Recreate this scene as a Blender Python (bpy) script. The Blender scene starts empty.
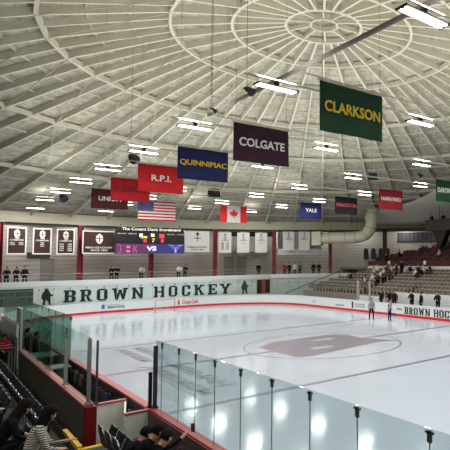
import bpy, bmesh, math, random
from math import sin, cos, pi, radians as rad, sqrt, atan2
from mathutils import Vector, Matrix

S = bpy.context.scene
COL = S.collection
# ------------------------------------------------------------------ camera
cam_d = bpy.data.cameras.new('camera'); cam = bpy.data.objects.new('camera', cam_d); COL.objects.link(cam)
_r = Vector((0.7307681, -0.6825638, -0.0091943)); _u = Vector((-0.0365423, -0.0525657, 0.9979487))
_f = Vector((0.681647, 0.7289331, 0.0633558))
cam.matrix_world = Matrix(((_r.x, _u.x, -_f.x, -17.880), (_r.y, _u.y, -_f.y, -25.813), (_r.z, _u.z, -_f.z, 5.050), (0, 0, 0, 1)))
cam_d.sensor_width = 36; cam_d.lens = 517.554 / 450 * 36; cam_d.shift_x = -175 / 450
cam_d.clip_start = 0.1; cam_d.clip_end = 300
S.camera = cam
# ------------------------------------------------------------------ world, exposure
w = bpy.data.worlds.new('world'); S.world = w; w.use_nodes = True
w.node_tree.nodes['Background'].inputs[0].default_value = (0.9, 0.95, 1, 1)
w.node_tree.nodes['Background'].inputs[1].default_value = 0.15
S.view_settings.view_transform = 'Standard'; S.view_settings.look = 'None'
S.view_settings.gamma = 1; S.view_settings.use_curve_mapping = False
S.view_settings.exposure = 0.27
S.cycles.max_bounces = 10; S.cycles.diffuse_bounces = 5; S.cycles.transparent_max_bounces = 24
S.cycles.glossy_bounces = 4; S.cycles.use_denoising = True
S.cycles.caustics_reflective = False; S.cycles.caustics_refractive = False
S.cycles.sample_clamp_indirect = 6
LAMP_W = 150.0          # watts of each ceiling fixture
UP_W = 135.0            # watts of the added upward fill light where the dome is high
AISLE_W = 72.0  # watts of each fill lamp added over the concourse aisle
TUBE = 7.0             # brightness of the lamp tubes themselves

# ------------------------------------------------------------------ materials
def L(c):
    return tuple(((v/255)/12.92 if v/255 <= .04045 else ((v/255+.055)/1.055)**2.4) for v in c) + (1,)
MATS = {}
def mat(name, rgb, rough=.6, metal=0, noise=0, scale=8, emit=0, bump=0, spec=.5):
    if name in MATS: return MATS[name]
    m = bpy.data.materials.new(name); m.use_nodes = True; nt = m.node_tree; b = nt.nodes['Principled BSDF']
    b.inputs['Base Color'].default_value = L(rgb); b.inputs['Roughness'].default_value = rough
    b.inputs['Metallic'].default_value = metal; b.inputs['Specular IOR Level'].default_value = spec
    tc = nt.nodes.new('ShaderNodeTexCoord'); n = nt.nodes.new('ShaderNodeTexNoise')
    n.inputs['Scale'].default_value = scale; n.inputs['Detail'].default_value = 5
    nt.links.new(tc.outputs['Object'], n.inputs['Vector'])
    mx = nt.nodes.new('ShaderNodeMixRGB'); mx.blend_type = 'MULTIPLY'; mx.inputs[0].default_value = noise or .08
    mx.inputs[1].default_value = L(rgb)
    cr = nt.nodes.new('ShaderNodeValToRGB'); cr.color_ramp.elements[0].position = .35; cr.color_ramp.elements[1].position = .65
    cr.color_ramp.elements[0].color = (.35, .35, .35, 1)
    nt.links.new(n.outputs['Fac'], cr.inputs[0]); nt.links.new(cr.outputs[0], mx.inputs[2])
    nt.links.new(mx.outputs[0], b.inputs['Base Color'])
    if bump:
        bp = nt.nodes.new('ShaderNodeBump'); bp.inputs['Strength'].default_value = bump
        nt.links.new(n.outputs['Fac'], bp.inputs['Height']); nt.links.new(bp.outputs[0], b.inputs['Normal'])
    if emit:
        b.inputs['Emission Color'].default_value = L(rgb); b.inputs['Emission Strength'].default_value = emit
    MATS[name] = m; return m
def glass_mat(name, tint, refl=1.0):
    m = bpy.data.materials.new(name); m.use_nodes = True; nt = m.node_tree; nt.nodes.clear()
    o = nt.nodes.new('ShaderNodeOutputMaterial'); t = nt.nodes.new('ShaderNodeBsdfTransparent'); t.inputs[0].default_value = tint
    g = nt.nodes.new('ShaderNodeBsdfGlossy'); g.inputs['Roughness'].default_value = .02; g.inputs[0].default_value = (.9, 1, .97, 1)
    fr = nt.nodes.new('ShaderNodeFresnel'); fr.inputs[0].default_value = 1.4
    k = nt.nodes.new('ShaderNodeMath'); k.operation = 'MULTIPLY'; geo = nt.nodes.new('ShaderNodeNewGeometry')
    fs = nt.nodes.new('ShaderNodeMath'); fs.operation = 'MULTIPLY_ADD'; fs.inputs[1].default_value = -refl; fs.inputs[2].default_value = refl
    nt.links.new(geo.outputs['Backfacing'], fs.inputs[0]); nt.links.new(fs.outputs[0], k.inputs[1])
    mx = nt.nodes.new('ShaderNodeMixShader')
    nt.links.new(fr.outputs[0], k.inputs[0]); nt.links.new(k.outputs[0], mx.inputs[0])
    nt.links.new(t.outputs[0], mx.inputs[1]); nt.links.new(g.outputs[0], mx.inputs[2]); nt.links.new(mx.outputs[0], o.inputs[0])
    MATS[name] = m; return m
glass = glass_mat('rink_glass', (.775, .83, .83, 1), .5)
glass_far = glass_mat('end_glass', (.94, .98, .965, 1), .05)
glass_green = glass_mat('side_glass_green', (.86, .92, .90, 1), .25)
glass_deep = glass_mat('side_glass_deep', (.52, .64, .59, 1), .3)
# ice: milky, glossy, faintly scuffed
def ice_mat():
    m = mat('ice', (208, 218, 232), rough=.14, noise=.06, scale=.35); nt = m.node_tree; b = nt.nodes['Principled BSDF']
    n = nt.nodes.new('ShaderNodeTexNoise'); n.inputs['Scale'].default_value = 1.6; n.inputs['Detail'].default_value = 8
    tc = nt.nodes.new('ShaderNodeTexCoord'); nt.links.new(tc.outputs['Object'], n.inputs['Vector'])
    mr = nt.nodes.new('ShaderNodeMapRange'); mr.inputs[3].default_value = .05; mr.inputs[4].default_value = .17
    nt.links.new(n.outputs['Fac'], mr.inputs[0]); nt.links.new(mr.outputs[0], b.inputs['Roughness'])
    return m
ice_m = ice_mat()
deck_m = mat('roof_deck', (200, 196, 179), rough=.95, noise=.55, scale=2.2, bump=.2)
def add_seams(m):                 # thin board joints of the roof deck in polar coordinates
    nt = m.node_tree; b = nt.nodes['Principled BSDF']; src = b.inputs['Base Color'].links[0].from_socket
    uv = nt.nodes.new('ShaderNodeUVMap'); br = nt.nodes.new('ShaderNodeTexBrick')
    br.inputs['Color1'].default_value = (1, 1, 1, 1); br.inputs['Color2'].default_value = (.86, .86, .84, 1)
    br.inputs['Mortar'].default_value = (.5, .48, .42, 1); br.inputs['Scale'].default_value = 1
    br.inputs['Mortar Size'].default_value = .022; br.inputs['Brick Width'].default_value = 2.4; br.inputs['Row Height'].default_value = .9
    nt.links.new(uv.outputs[0], br.inputs['Vector'])
    mx = nt.nodes.new('ShaderNodeMixRGB'); mx.blend_type = 'MULTIPLY'; mx.inputs[0].default_value = 1
    nt.links.new(src, mx.inputs[1]); nt.links.new(br.outputs[0], mx.inputs[2]); nt.links.new(mx.outputs[0], b.inputs['Base Color'])
add_seams(deck_m)
rib_m = mat('roof_steel', (216, 211, 190), rough=.6)
rod_m = mat('brace_steel', (190, 184, 165), rough=.6)
dark_rod = mat('cable_steel', (95, 90, 80), rough=.6)
white_m = mat('white_board', (226, 230, 229), rough=.35)
cap_red = mat('red_cap', (192, 92, 96), rough=.4)
kick_red = mat('kick_red', (205, 28, 36), rough=.4)
col_red = mat('column_red', (150, 26, 40), rough=.45)
post_red = mat('post_red', (118, 10, 22), rough=.4)
wallg = mat('wall_grey', (178, 172, 166), rough=.8, noise=.15, scale=.6)
darkg = mat('dark_grey', (46, 46, 47), rough=.6)
black = mat('black', (14, 14, 16), rough=.5)
letter_m = mat('letter_black', (20, 22, 24), rough=.5)
brown_m = mat('banner_brown', (58, 32, 26), rough=.85)
conc_m = mat('concrete', (120, 116, 110), rough=.8, noise=.25, scale=1.5)
tread_m = mat('stand_tread', (92, 88, 84), rough=.8, noise=.3, scale=2)
neartread = mat('near_tread', (58, 55, 52), rough=.8, noise=.3, scale=3)
nearwall = mat('bench_wall_dark', (84, 79, 70), rough=.7, noise=.15, scale=2)
pale_panel = mat('bench_end_panel', (236, 240, 232), rough=.6)
steel = mat('galvanised_steel', (168, 170, 168), rough=.35, metal=.6)
chrome = mat('chrome', (215, 215, 215), rough=.2, metal=.9)
yellow = mat('yellow_nosing', (222, 176, 34), rough=.6)
cream = mat('duct_cream', (228, 224, 200), rough=.5)
soff = mat('soffit_white', (240, 237, 224), rough=.8)
white_cloth = mat('cloth_white', (226, 224, 218), rough=.9)
seat_tan = mat('seat_tan', (108, 96, 86), rough=.6, noise=.3, scale=6)
seat_rim = mat('seat_rim', (200, 192, 180), rough=.5)
maroon = mat('seat_maroon', (60, 20, 23), rough=.6)
wood_dark = mat('door_brown', (74, 36, 32), rough=.6)
wood_red = mat('door_red_brown', (150, 92, 84), rough=.6)

# ------------------------------------------------------------------ mesh helpers
class MB:
    def __init__(s): s.bm = bmesh.new(); s.mi = 0
    def _f(s, vs):
        try:
            f = s.bm.faces.new(vs); f.material_index = s.mi; return f
        except ValueError: return None
    def hexa(s, p):     # 8 points: bottom 4 (ccw from above), top 4
        v = [s.bm.verts.new(q) for q in p]
        for a in ((3, 2, 1, 0), (4, 5, 6, 7), (0, 1, 5, 4), (1, 2, 6, 5), (2, 3, 7, 6), (3, 0, 4, 7)): s._f([v[i] for i in a])
        return s
    def box(s, x0, x1, y0, y1, z0, z1):
        if x0 > x1: x0, x1 = x1, x0
        if y0 > y1: y0, y1 = y1, y0
        if z0 > z1: z0, z1 = z1, z0
        return s.hexa([(x0, y0, z0), (x1, y0, z0), (x1, y1, z0), (x0, y1, z0), (x0, y0, z1), (x1, y0, z1), (x1, y1, z1), (x0, y1, z1)])
    def beam(s, a, b, wd, h, up=(0, 0, 1)):
        a = Vector(a); b = Vector(b); d = (b - a).normalized(); upv = Vector(up)
        if abs(d.dot(upv)) > .99: upv = Vector((0, 1, 0))
        sd = d.cross(upv).normalized() * wd / 2; uu = sd.cross(d).normalized() * h / 2
        return s.hexa([a-sd-uu, a+sd-uu, b+sd-uu, b-sd-uu, a-sd+uu, a+sd+uu, b+sd+uu, b-sd+uu])
    def tube(s, pts, r, n=8, cap=True):
        pts = [Vector(p) for p in pts]; rings = []
        ref = None
        for i, p in enumerate(pts):
            d = ((pts[min(i+1, len(pts)-1)] - pts[max(i-1, 0)])).normalized()
            if ref is None:
                ref = d.orthogonal().normalized()
            else:
                ref = (ref - d * ref.dot(d)).normalized()
            o = d.cross(ref); rr = r[i] if isinstance(r, (list, tuple)) else r
            rings.append([s.bm.verts.new(p + (ref * cos(2*pi*k/n) + o * sin(2*pi*k/n)) * rr) for k in range(n)])
        for a, b in zip(rings, rings[1:]):
            for k in range(n): s._f([a[k], a[(k+1) % n], b[(k+1) % n], b[k]])
        if cap: s._f(rings[0][::-1]); s._f(rings[-1])
        return s
    def prism(s, poly, frame, d0, d1):   # 2D polygon -> solid; frame=(origin,right,up); thickness along normal = right x up
        o, R, U = [Vector(q) for q in frame]; N = R.cross(U).normalized()
        lo = [s.bm.verts.new(o + R*x + U*y + N*d0) for x, y in poly]; hi = [s.bm.verts.new(o + R*x + U*y + N*d1) for x, y in poly]
        n = len(poly); s._f(lo[::-1]); s._f(hi)
        for i in range(n): s._f([lo[i], lo[(i+1) % n], hi[(i+1) % n], hi[i]])
        return s
    def sweep(s, path, prof, closed=False):    # path: [(x,y,nx,ny)], prof: [(offset,z)] closed polygon
        rings = [[s.bm.verts.new((x + nx*o, y + ny*o, z)) for o, z in prof] for x, y, nx, ny in path]
        n = len(prof); m = len(rings)
        for i in range(m if closed else m-1):
            a, b = rings[i], rings[(i+1) % m]
            for k in range(n): s._f([a[k], a[(k+1) % n], b[(k+1) % n], b[k]])
        if not closed: s._f(rings[0][::-1]); s._f(rings[-1])
        return s
    def ball(s, c, r, n=10, m=7):
        c = Vector(c); rx, ry, rz = r if isinstance(r, (list, tuple)) else (r, r, r)
        T = s.bm.verts.new(c + Vector((0, 0, rz))); B = s.bm.verts.new(c - Vector((0, 0, rz)))
        rg = [[s.bm.verts.new(c + Vector((rx*sin(pi*j/m)*cos(2*pi*i/n), ry*sin(pi*j/m)*sin(2*pi*i/n), rz*cos(pi*j/m)))) for i in range(n)] for j in range(1, m)]
        for i in range(n):
            s._f([T, rg[0][i], rg[0][(i+1) % n]]); s._f([B, rg[-1][(i+1) % n], rg[-1][i]])
            for a, b in zip(rg, rg[1:]): s._f([a[i], b[i], b[(i+1) % n], a[(i+1) % n]])
        return s
    def build(s, name, mats, parent=None, smooth=False, bevel=0):
        bmesh.ops.recalc_face_normals(s.bm, faces=s.bm.faces[:])
        me = bpy.data.meshes.new(name); s.bm.to_mesh(me); s.bm.free()
        for m in (mats if isinstance(mats, (list, tuple)) else [mats]): me.materials.append(m)
        if smooth: me.polygons.foreach_set('use_smooth', [True]*len(me.polygons))
        o = bpy.data.objects.new(name, me); COL.objects.link(o)
        if parent: attach(o, parent)
        if bevel:
            b = o.modifiers.new('bevel', 'BEVEL'); b.width = bevel; b.segments = 2; b.limit_method = 'ANGLE'
        return o
def attach(o, p):      # parts are built in place (world) or local to the thing's Empty
    o.parent = p
    if p.get('_world'): o.matrix_parent_inverse = Matrix.Translation(-Vector(p.location))
def tag(o, label=None, cat=None, group=None, kind=None):
    if label: o['label'] = label
    if cat: o['category'] = cat
    if group: o['group'] = group
    if kind: o['kind'] = kind
    return o
def thing(name, label, cat, loc=(0, 0, 0), rz=0, group=None, world=False):
    o = bpy.data.objects.new(name, None); COL.objects.link(o); o.location = loc; o.rotation_euler = (0, 0, rz); o.empty_display_size = .2
    if world: o['_world'] = 1
    return tag(o, label, cat, group)
def struct(o): o['kind'] = 'structure'; return o
def copy_tree(o, parent=None):
    c = o.copy(); COL.objects.link(c)
    if parent: c.parent = parent
    for ch in list(o.children): copy_tree(ch, c)
    return c

# text as solid mesh; frame = (origin at centre, right, up)
def text_mesh(name, txt, frame, size, m, parent=None, bold=.02, depth=.01, width=None, height=None, squash=1):
    cu = bpy.data.curves.new(name, 'FONT'); cu.body = txt; cu.size = 1; cu.align_x = 'CENTER'; cu.align_y = 'CENTER'
    cu.offset = bold; cu.resolution_u = 3; cu.extrude = .5
    tmp = bpy.data.objects.new('tmp', cu); COL.objects.link(tmp)
    bpy.context.view_layer.update(); dg = bpy.context.evaluated_depsgraph_get()
    me = bpy.data.meshes.new_from_object(tmp.evaluated_get(dg)); COL.objects.unlink(tmp); bpy.data.objects.remove(tmp)
    xs = [v.co.x for v in me.vertices]; ys = [v.co.y for v in me.vertices]
    cx = (min(xs)+max(xs))/2; cy = (min(ys)+max(ys))/2
    sx = width/(max(xs)-min(xs)) if width else size
    sy = height/(max(ys)-min(ys)) if height else (sx*squash if width else size)
    o_, R, U = [Vector(q) for q in frame]; R.normalize(); U.normalize(); N = R.cross(U)
    for v in me.vertices:
        v.co = o_ + R*((v.co.x-cx)*sx) + U*((v.co.y-cy)*sy) + N*(v.co.z*depth)
    me.materials.clear(); me.materials.append(m)
    ob = bpy.data.objects.new(name, me); COL.objects.link(ob)
    if parent: attach(ob, parent)
    return ob

# ------------------------------------------------------------------ rink outline
HX, HY, RC = 12.95, 30.48, 8.5
def outline(d=0, n=14):    # closed path, normals pointing outwards
    P = []
    for cx, cy, a0 in ((HX-RC, HY-RC, 0), (-(HX-RC), HY-RC, pi/2), (-(HX-RC), -(HY-RC), pi), (HX-RC, -(HY-RC), 3*pi/2)):
        for k in range(n+1):
            a = a0 + pi/2*k/n; P.append((cx+(RC+d)*cos(a), cy+(RC+d)*sin(a), cos(a), sin(a)))
    return P
OUT = outline()
def corner_path(cx, cy, a0, a1, r, n=14):
    return [(cx+r*cos(a0+(a1-a0)*k/n), cy+r*sin(a0+(a1-a0)*k/n), cos(a0+(a1-a0)*k/n), sin(a0+(a1-a0)*k/n)) for k in range(n+1)]
# ------------------------------------------------------------------ ice and floors
b = MB(); b.bm.faces.new([b.bm.verts.new((x, y, 0)) for x, y, *_ in OUT]); 
ice = struct(b.build('floor', ice_m))
b = MB(); n = 96
b.bm.faces.new([b.bm.verts.new((38.4*cos(2*pi*k/n), 38.4*sin(2*pi*k/n), -.06)) for k in range(n)])
struct(b.build('floor_concrete', neartread))
line_grey = mat('ice_line_grey', (118, 116, 124), rough=.3)
line_blue = mat('ice_line_blue', (128, 132, 152), rough=.3)
line_thin = mat('ice_line_thin', (176, 178, 184), rough=.3)
logo_m = mat('ice_logo_mauve', (140, 134, 148), rough=.3, noise=.2, scale=1.5)
logo_red = mat('ice_logo_edge', (168, 138, 144), rough=.3)
ice_txt = mat('ice_text', (146, 151, 157), rough=.3)
def icepoly(name, poly, m, z=.004):
    b = MB(); b.prism(poly, ((0, 0, 0), (1, 0, 0), (0, 1, 0)), z-.003, z); return b.build(name, m, ice)
icepoly('red_line', [(-HX+.05, -.15), (HX-.05, -.15), (HX-.05, .15), (-HX+.05, .15)], line_grey)
for y in (7.8, -7.8): icepoly('blue_line', [(-HX+.05, y-.15), (HX-.05, y-.15), (HX-.05, y+.15), (-HX+.05, y+.15)], line_blue)
gx = HX-RC+sqrt(RC**2-(26.8-(HY-RC))**2)-.05
for y in (26.8, -26.8): icepoly('goal_line', [(-gx, y-.03), (gx, y-.03), (gx, y+.03), (-gx, y+.03)], line_thin)
def ring_poly(name, cx, cy, r, wd, m, a0=0, a1=2*pi, n=64, z=.005):
    b = MB(); V = []
    for k in range(n+1):
        a = a0+(a1-a0)*k/n; V.append((b.bm.verts.new((cx+(r-wd)*cos(a), cy+(r-wd)*sin(a), z)), b.bm.verts.new((cx+r*cos(a), cy+r*sin(a), z))))
    for p, q in zip(V, V[1:]): b._f([p[0], p[1], q[1], q[0]])
    return b.build(name, m, ice)
ring_poly('centre_circle', 0, 0, 4.6, .09, line_grey)
for x in (-6.7, 6.7):
    for y in (21, -21): ring_poly('faceoff_circle', x, y, 4.57, .06, line_thin)
ring_poly('goal_crease', 0, 26.8, 1.83, .05, line_thin, pi, 2*pi, 24)
for x in (-6.7, 6.7):
    for y in (6.2, -6.2, 21): ring_poly('faceoff_spot', x, y, .3, .29, line_thin, n=20)
# block letter emblem at centre ice: outline, field and the two light openings
E_out = [(-3.45, -2.5), (-3.35, 1.7), (-1.9, 2.85), (2.35, 2.95), (3.3, 2.0), (3.0, .3), (3.85, -2.3), (2.9, -1.75), (-2.6, -2.75)]
icepoly('centre_emblem_edge', E_out, logo_red, .007)
icepoly('centre_emblem', [(x*.93, y*.93) for x, y in E_out], logo_m, .011)
for cx, cy in ((-.75, -1.0), (.85, 1.35)):
    icepoly('emblem_opening', [(cx-.75, cy-.33), (cx+.6, cy-.33), (cx+.75, cy), (cx+.6, cy+.33), (cx-.75, cy+.33)], line_thin, .014)
F_ice = lambda x, y: ((x, y, .008), (0, -1, 0), (1, 0, 0))
text_mesh('ice_lettering', 'MEEHAN', F_ice(-8.55, -2.6), 1, ice_txt, ice, .045, .004, width=6.0, height=.62)
text_mesh('ice_lettering', 'AUDITORIUM', F_ice(-9.6, -2.8), 1, ice_txt, ice, .045, .004, width=7.2, height=.62)
text_mesh('ice_lettering', 'MEEHAN', F_ice(-8.3, 4.6), 1, ice_txt, ice, .045, .004, width=4.4, height=.55)
text_mesh('ice_lettering', 'AUDITORIUM', F_ice(-9.2, 4.5), 1, ice_txt, ice, .045, .004, width=5.0, height=.55)
icepoly('ice_text_rule', [(-10.12, -6.4), (-10.05, -6.4), (-10.05, .9), (-10.12, .9)], ice_txt, .006)

# ------------------------------------------------------------------ dasher boards
def boards(label, path, capmat, parts=True, bottom=-.05, face=white_m, group=None):
    cx, cy = path[0][0], path[0][1]
    t = thing('dasher_boards', label, 'rink boards', (cx, cy, 0), world=True)
    MB().sweep(path, [(.02, bottom), (.16, bottom), (.16, 1.0), (.02, 1.0)]).build('board_face', face, t)
    MB().sweep(path, [(0, .0), (.02, .0), (.02, .2), (0, .2)]).build('kick_plate', kick_red, t)
    MB().sweep(path, [(-.01, 1.0), (.2, 1.0), (.2, 1.06), (-.01, 1.06)]).build('cap_rail', capmat, t)
    return t
def straight(x0, y0, x1, y1, nx, ny, n=1):
    return [(x0+(x1-x0)*k/n, y0+(y1-y0)*k/n, nx, ny) for k in range(n+1)]
cA = HX-RC; cB = HY-RC
far_end = boards('white boards across the far end with a red strip at the ice', straight(cA, HY, -cA, HY, 0, 1), white_m)
boards('curved white corner boards at the far right of the ice', corner_path(cA, cB, 0, pi/2, RC), white_m)
boards('curved white corner boards at the far left of the ice', corner_path(-cA, cB, pi/2, pi, RC), white_m)
right_b = boards('long white advertising boards along the far side of the ice', straight(HX, -12, HX, cB, 1, 0), white_m)
boards('white boards at the near right corner, out of sight behind the glass', straight(HX, -cB, HX, -12, 1, 0), white_m)
near_left = boards('near side boards running away beyond the team bench to the far left', straight(-HX, cB, -HX, -.45, -1, 0), cap_red)
bench_b = boards('low boards with red cap along the ice side of the near bench', straight(-HX, -.45, -HX, -10.8, -1, 0), cap_red)
near_b = boards('near boards with pink red cap rail below the large glass run', straight(-HX, -10.8, -HX, -cB, -1, 0), cap_red)
boards('curved near corner boards below the camera end', corner_path(-cA, -cB, pi, 3*pi/2, RC), cap_red)
# spectator-side dark panelling of the near boards and second cap line
b = MB(); b.box(-13.13, -13.2, -10.9, -cB, -.05, .98); b.build('outer_panel', mat('board_back_brown', (84, 72, 68), rough=.7), near_b)
b = MB(); b.box(-13.15, -13.2, -10.9, -cB, .98, 1.03); b.build('trim_strip', post_red, near_b)
# things stored against the inside of the bench boards
b = MB(); b.box(-13.12, -13.15, -10.7, -.5, .1, .98); b.build('inner_panel', mat('bench_inner', (60, 52, 50), rough=.7), bench_b)
random.seed(3)
kit_cols = [mat('kit_teal', (36, 66, 70)), mat('kit_blue', (44, 78, 130)), mat('kit_grey', (128, 128, 130)), mat('kit_black', (22, 22, 26)), mat('kit_brown', (82, 50, 44)), mat('kit_tan', (150, 120, 100))]
names = ['teal', 'blue', 'grey', 'black', 'brown', 'tan']
ki = 0
for y in [-.9-.43*k for k in range(23)]:
    c = [3, 4, 0, 3, 2, 4, 1, 3][ki % 8] if ki % 3 else random.randrange(6)
    bag = thing('gear_bag', f'{names[c]} gear bag hanging inside the near bench boards', 'bag', (-13.22, y, .42), group='gear bags along the near bench boards', world=False)
    h = .34+.1*random.random(); wd = .13+.04*random.random()
    b = MB(); b.prism([(-wd, 0), (wd, 0), (wd*1.1, h*.5), (wd*.7, h), (-wd*.7, h), (-wd*1.1, h*.5)], ((0, 0, 0), (0, 1, 0), (0, 0, 1)), -.06, .06)
    b.build('bag_body', kit_cols[c], bag, bevel=.02)
    MB().tube([(0, -.05, h), (0, -.03, h+.09), (0, .03, h+.09), (0, .05, h)], .012, 6).build('strap', black, bag)
    ki += 1
# advertising on boards
# far boards adverts (as parts of the boards)
FE = lambda x, z: ((x, HY+.012, z), (1, 0, 0), (0, 0, 1))
text_mesh('advert_lettering', 'UNIVERSITY', FE(-3.55, .72), 1, mat('ad_grey', (150, 160, 165)), far_end, .01, .008, width=1.5, height=.12)
text_mesh('advert_lettering', 'MEDICINE', FE(-3.35, .52), 1, mat('ad_navy', (50, 70, 90)), far_end, .03, .008, width=1.5, height=.2)
MB().prism([(-.13, -.2), (.13, -.2), (.13, .2), (-.13, .2)], FE(-4.5, .6), 0, .01).build('advert_block', mat('ad_blue', (40, 120, 170)), far_end)
MB().prism([(-.16, -.12), (.16, -.12), (.16, .12), (-.16, .12)], FE(-5.0, .58), 0, .01).build('advert_block', mat('ad_pale', (170, 190, 190)), far_end)
coke = mat('ad_red', (205, 60, 60))
text_mesh('advert_lettering', 'Coca-Cola', FE(3.85, .58), 1, coke, far_end, .03, .008, width=1.75, height=.42)
for x in (2.62, 5.1):
    MB().prism([(-.09, -.28), (.09, -.28), (.1, 0), (.04, .14), (.04, .28), (-.04, .28), (-.04, .14), (-.1, 0)], FE(x, .6), 0, .01).build('bottle_print', coke if x < 4 else mat('ad_black', (60, 40, 40)), far_end)
CR = [p for p in corner_path(cA, cB, 0, pi/2, RC, 40)]
# side board adverts
FS = lambda y, z: ((HX+.012, y, z), (0, -1, 0), (0, 0, 1))
MB().prism([(-.35, -.1), (0, .16), (.1, 0), (.4, .1), (.1, -.16)], FS(20.6, .6), 0, .01).build('advert_block', mat('ad_swoosh', (188, 190, 188)), right_b)
MB().prism([(-.7, -.08), (.7, -.08), (.7, .08), (-.7, .08)], FS(16.0, .45), 0, .01).build('advert_block', mat('ad_line', (160, 166, 164)), right_b)
MB().prism([(-.12, -.3), (.12, -.3), (.12, .3), (-.12, .3)], FS(13.95, .6), 0, .01).build('advert_block', mat('ad_black', (60, 40, 40)), right_b)
MB().prism([(-.75, -.05), (.75, -.05), (.75, .05), (-.75, .05)], FS(12.8, .7), 0, .01).build('advert_block', mat('ad_line', (160, 166, 164)), right_b)
MB().prism([(-.75, -.05), (.75, -.05), (.75, .05), (-.75, .05)], FS(12.8, .5), 0, .01).build('advert_block', mat('ad_line', (160, 166, 164)), right_b)
text_mesh('advert_lettering', 'MEEHAN', FS(7.35, .62), 1, mat('ad_grey3', (140, 142, 142)), right_b, .02, .008, width=.6, height=.2)
MB().prism([(-.2, 0), (.2, 0), (.2, .22), (-.2, .22)], FS(8.05, .0), .0, .03).build('blue_pad', mat('blue_pad', (34, 70, 150)), right_b)

# block serif letters, drawn on a 0..w by 0..1 cell
def slab(ch, w=.82, t=.26):
    R = lambda x0, y0, x1, y1: [(x0, y0), (x1, y0), (x1, y1), (x0, y1)]
    sh = .13; c = .16
    def stem(x): return [R(x, 0, x+t, 1)]
    def serif(x, y, e=.09): return [R(x-e, y, x+t+e, y+sh)]
    if ch == 'B':
        P = stem(.09)+[R(0, 0, w-c, sh), R(0, 1-sh, w-c, 1), R(.1, .5-sh/2, w-c, .5+sh/2)]
        for y0, y1 in ((0, .53), (.47, 1)):
            P += [[(w-c-t*.5, y0), (w-c, y0), (w, y0+c*.8), (w, y1-c*.8), (w-c, y1), (w-c-t*.5, y1), (w-t, y1-c), (w-t, y0+c)]]
        return P
    if ch == 'R':
        P = stem(.09)+[R(0, 1-sh, w-c, 1), R(.1, .45, w-c, .45+sh), R(0, 0, .09+t+.08, sh), R(w-.22, 0, w+.08, sh)]
        P += [[(w-c-t*.5, .45), (w-c, .45), (w, .58), (w, .86), (w-c, 1), (w-c-t*.5, 1), (w-t, .85), (w-t, .6)]]
        P += [[(w-.42, .5), (w-.2, .5), (w+.0, 0), (w-.22, 0)]]
        return P
    if ch in 'OC':
        P = [[(c, 0), (w-c, 0), (w-c*.9, sh), (c*1.1, sh)], [(c, 1), (c*1.1, 1-sh), (w-c*.9, 1-sh), (w-c, 1)],
             [(c, 0), (c+.05, sh), (t, c+.05), (t, .95-c), (c+.05, 1-sh), (c, 1), (0, 1-c), (0, c)]]
        if ch == 'O': P += [[(w-c, 0), (w, c), (w, 1-c), (w-c, 1), (w-c-.05, 1-sh), (w-t, .95-c), (w-t, c+.05), (w-c-.05, sh)]]
        else: P += [[(w-c, 0), (w, c), (w, .36), (w-t, .36), (w-t, c+.05), (w-c-.05, sh)], [(w-c, 1), (w-c-.05, 1-sh), (w-t, .95-c), (w-t, .64), (w, .64), (w, 1-c)], R(w-.07, .64, w, 1)]
        return P
    if ch == 'W':
        W = 1.2
        P = [[(.06, 1), (.06+t, 1), (.42+.02, 0), (.25, 0)], [(.25, 0), (.44, 0), (.68, .8), (.5, .8)], [(.52, .8), (.7, .8), (.95, 0), (.76, 0)], [(.76, 0), (.95, 0), (W-.06, 1), (W-.06-t, 1)],
             R(-.03, 1-sh, .38, 1), R(W-.38, 1-sh, W+.03, 1), R(.45, .72, .75, .72+sh)]
        return P
    if ch == 'N':
        P = stem(.1)+stem(w-.02)+[[(.1, 1), (.32, 1), (w+t-.02, 0), (w-.04, 0)]]
        return P+[R(0, 0, .42, sh), R(0, 1-sh, .3, 1), R(w-.12, 1-sh, w+.28, 1)]
    if ch == 'H':
        return stem(.09)+stem(w-.09)+[R(.1, .43, w, .57), R(0, 0, .38, sh), R(0, 1-sh, .38, 1), R(w-.18, 0, w+.2, sh), R(w-.18, 1-sh, w+.2, 1)]
    if ch == 'K':
        return stem(.09)+[R(0, 0, .38, sh), R(0, 1-sh, .38, 1), [(.25, .35), (.25, .6), (w-.14, 1), (w+.08, 1)], [(.4, .55), (.55, .66), (w+.1, 0), (w-.15, 0)], R(w-.24, 0, w+.16, sh), R(w-.24, 1-sh, w+.14, 1)]
    if ch == 'E':
        return stem(.09)+[R(0, 0, w, sh), R(0, 1-sh, w, 1), R(.1, .43, w-.2, .57), R(w-.12, 0, w, .33), R(w-.12, .67, w, 1), R(w-.3, .35, w-.19, .65)]
    if ch == 'Y':
        m_ = (w+.1)/2
        return [R(m_-t/2, 0, m_+t/2, .5), R(m_-.2, 0, m_+.2, sh), [(0, 1), (.22, 1), (m_+t/2, .42), (m_-t/2, .42)], [(w+.1, 1), (w-.12, 1), (m_-t/2, .42), (m_+t/2, .42)], R(-.07, 1-sh, .32, 1), R(w-.22, 1-sh, w+.17, 1)]
def slab_letter(name, ch, frame, width, h, m, parent=None, depth=.02):
    P = slab(ch); xs = [x for p in P for x, _ in p]; a, z_ = min(xs), max(xs); k = width/(z_-a)
    b = MB(); j = 0
    for p in P:
        b.prism([((x-a)*k, y*h) for x, y in p], frame, 0, depth+.0007*j); j += 1
    return b.build(name, m, parent)

# letters on the far side boards
widths = {'W': 1.35, 'N': 1.15, 'H': 1.1, 'K': 1.1}
y = 6.72
for word in ('BROWN', 'HOCKEY'):
    for ch in word:
        wd = .48*widths.get(ch, 1)
        slab_letter('board_letter', ch, ((HX+.012, y, .26), (0, -1, 0), (0, 0, 1)), wd, .58, mat('letter_brown', (44, 34, 32)), right_b, .012)
        y -= wd+.1
    y -= .3

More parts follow.
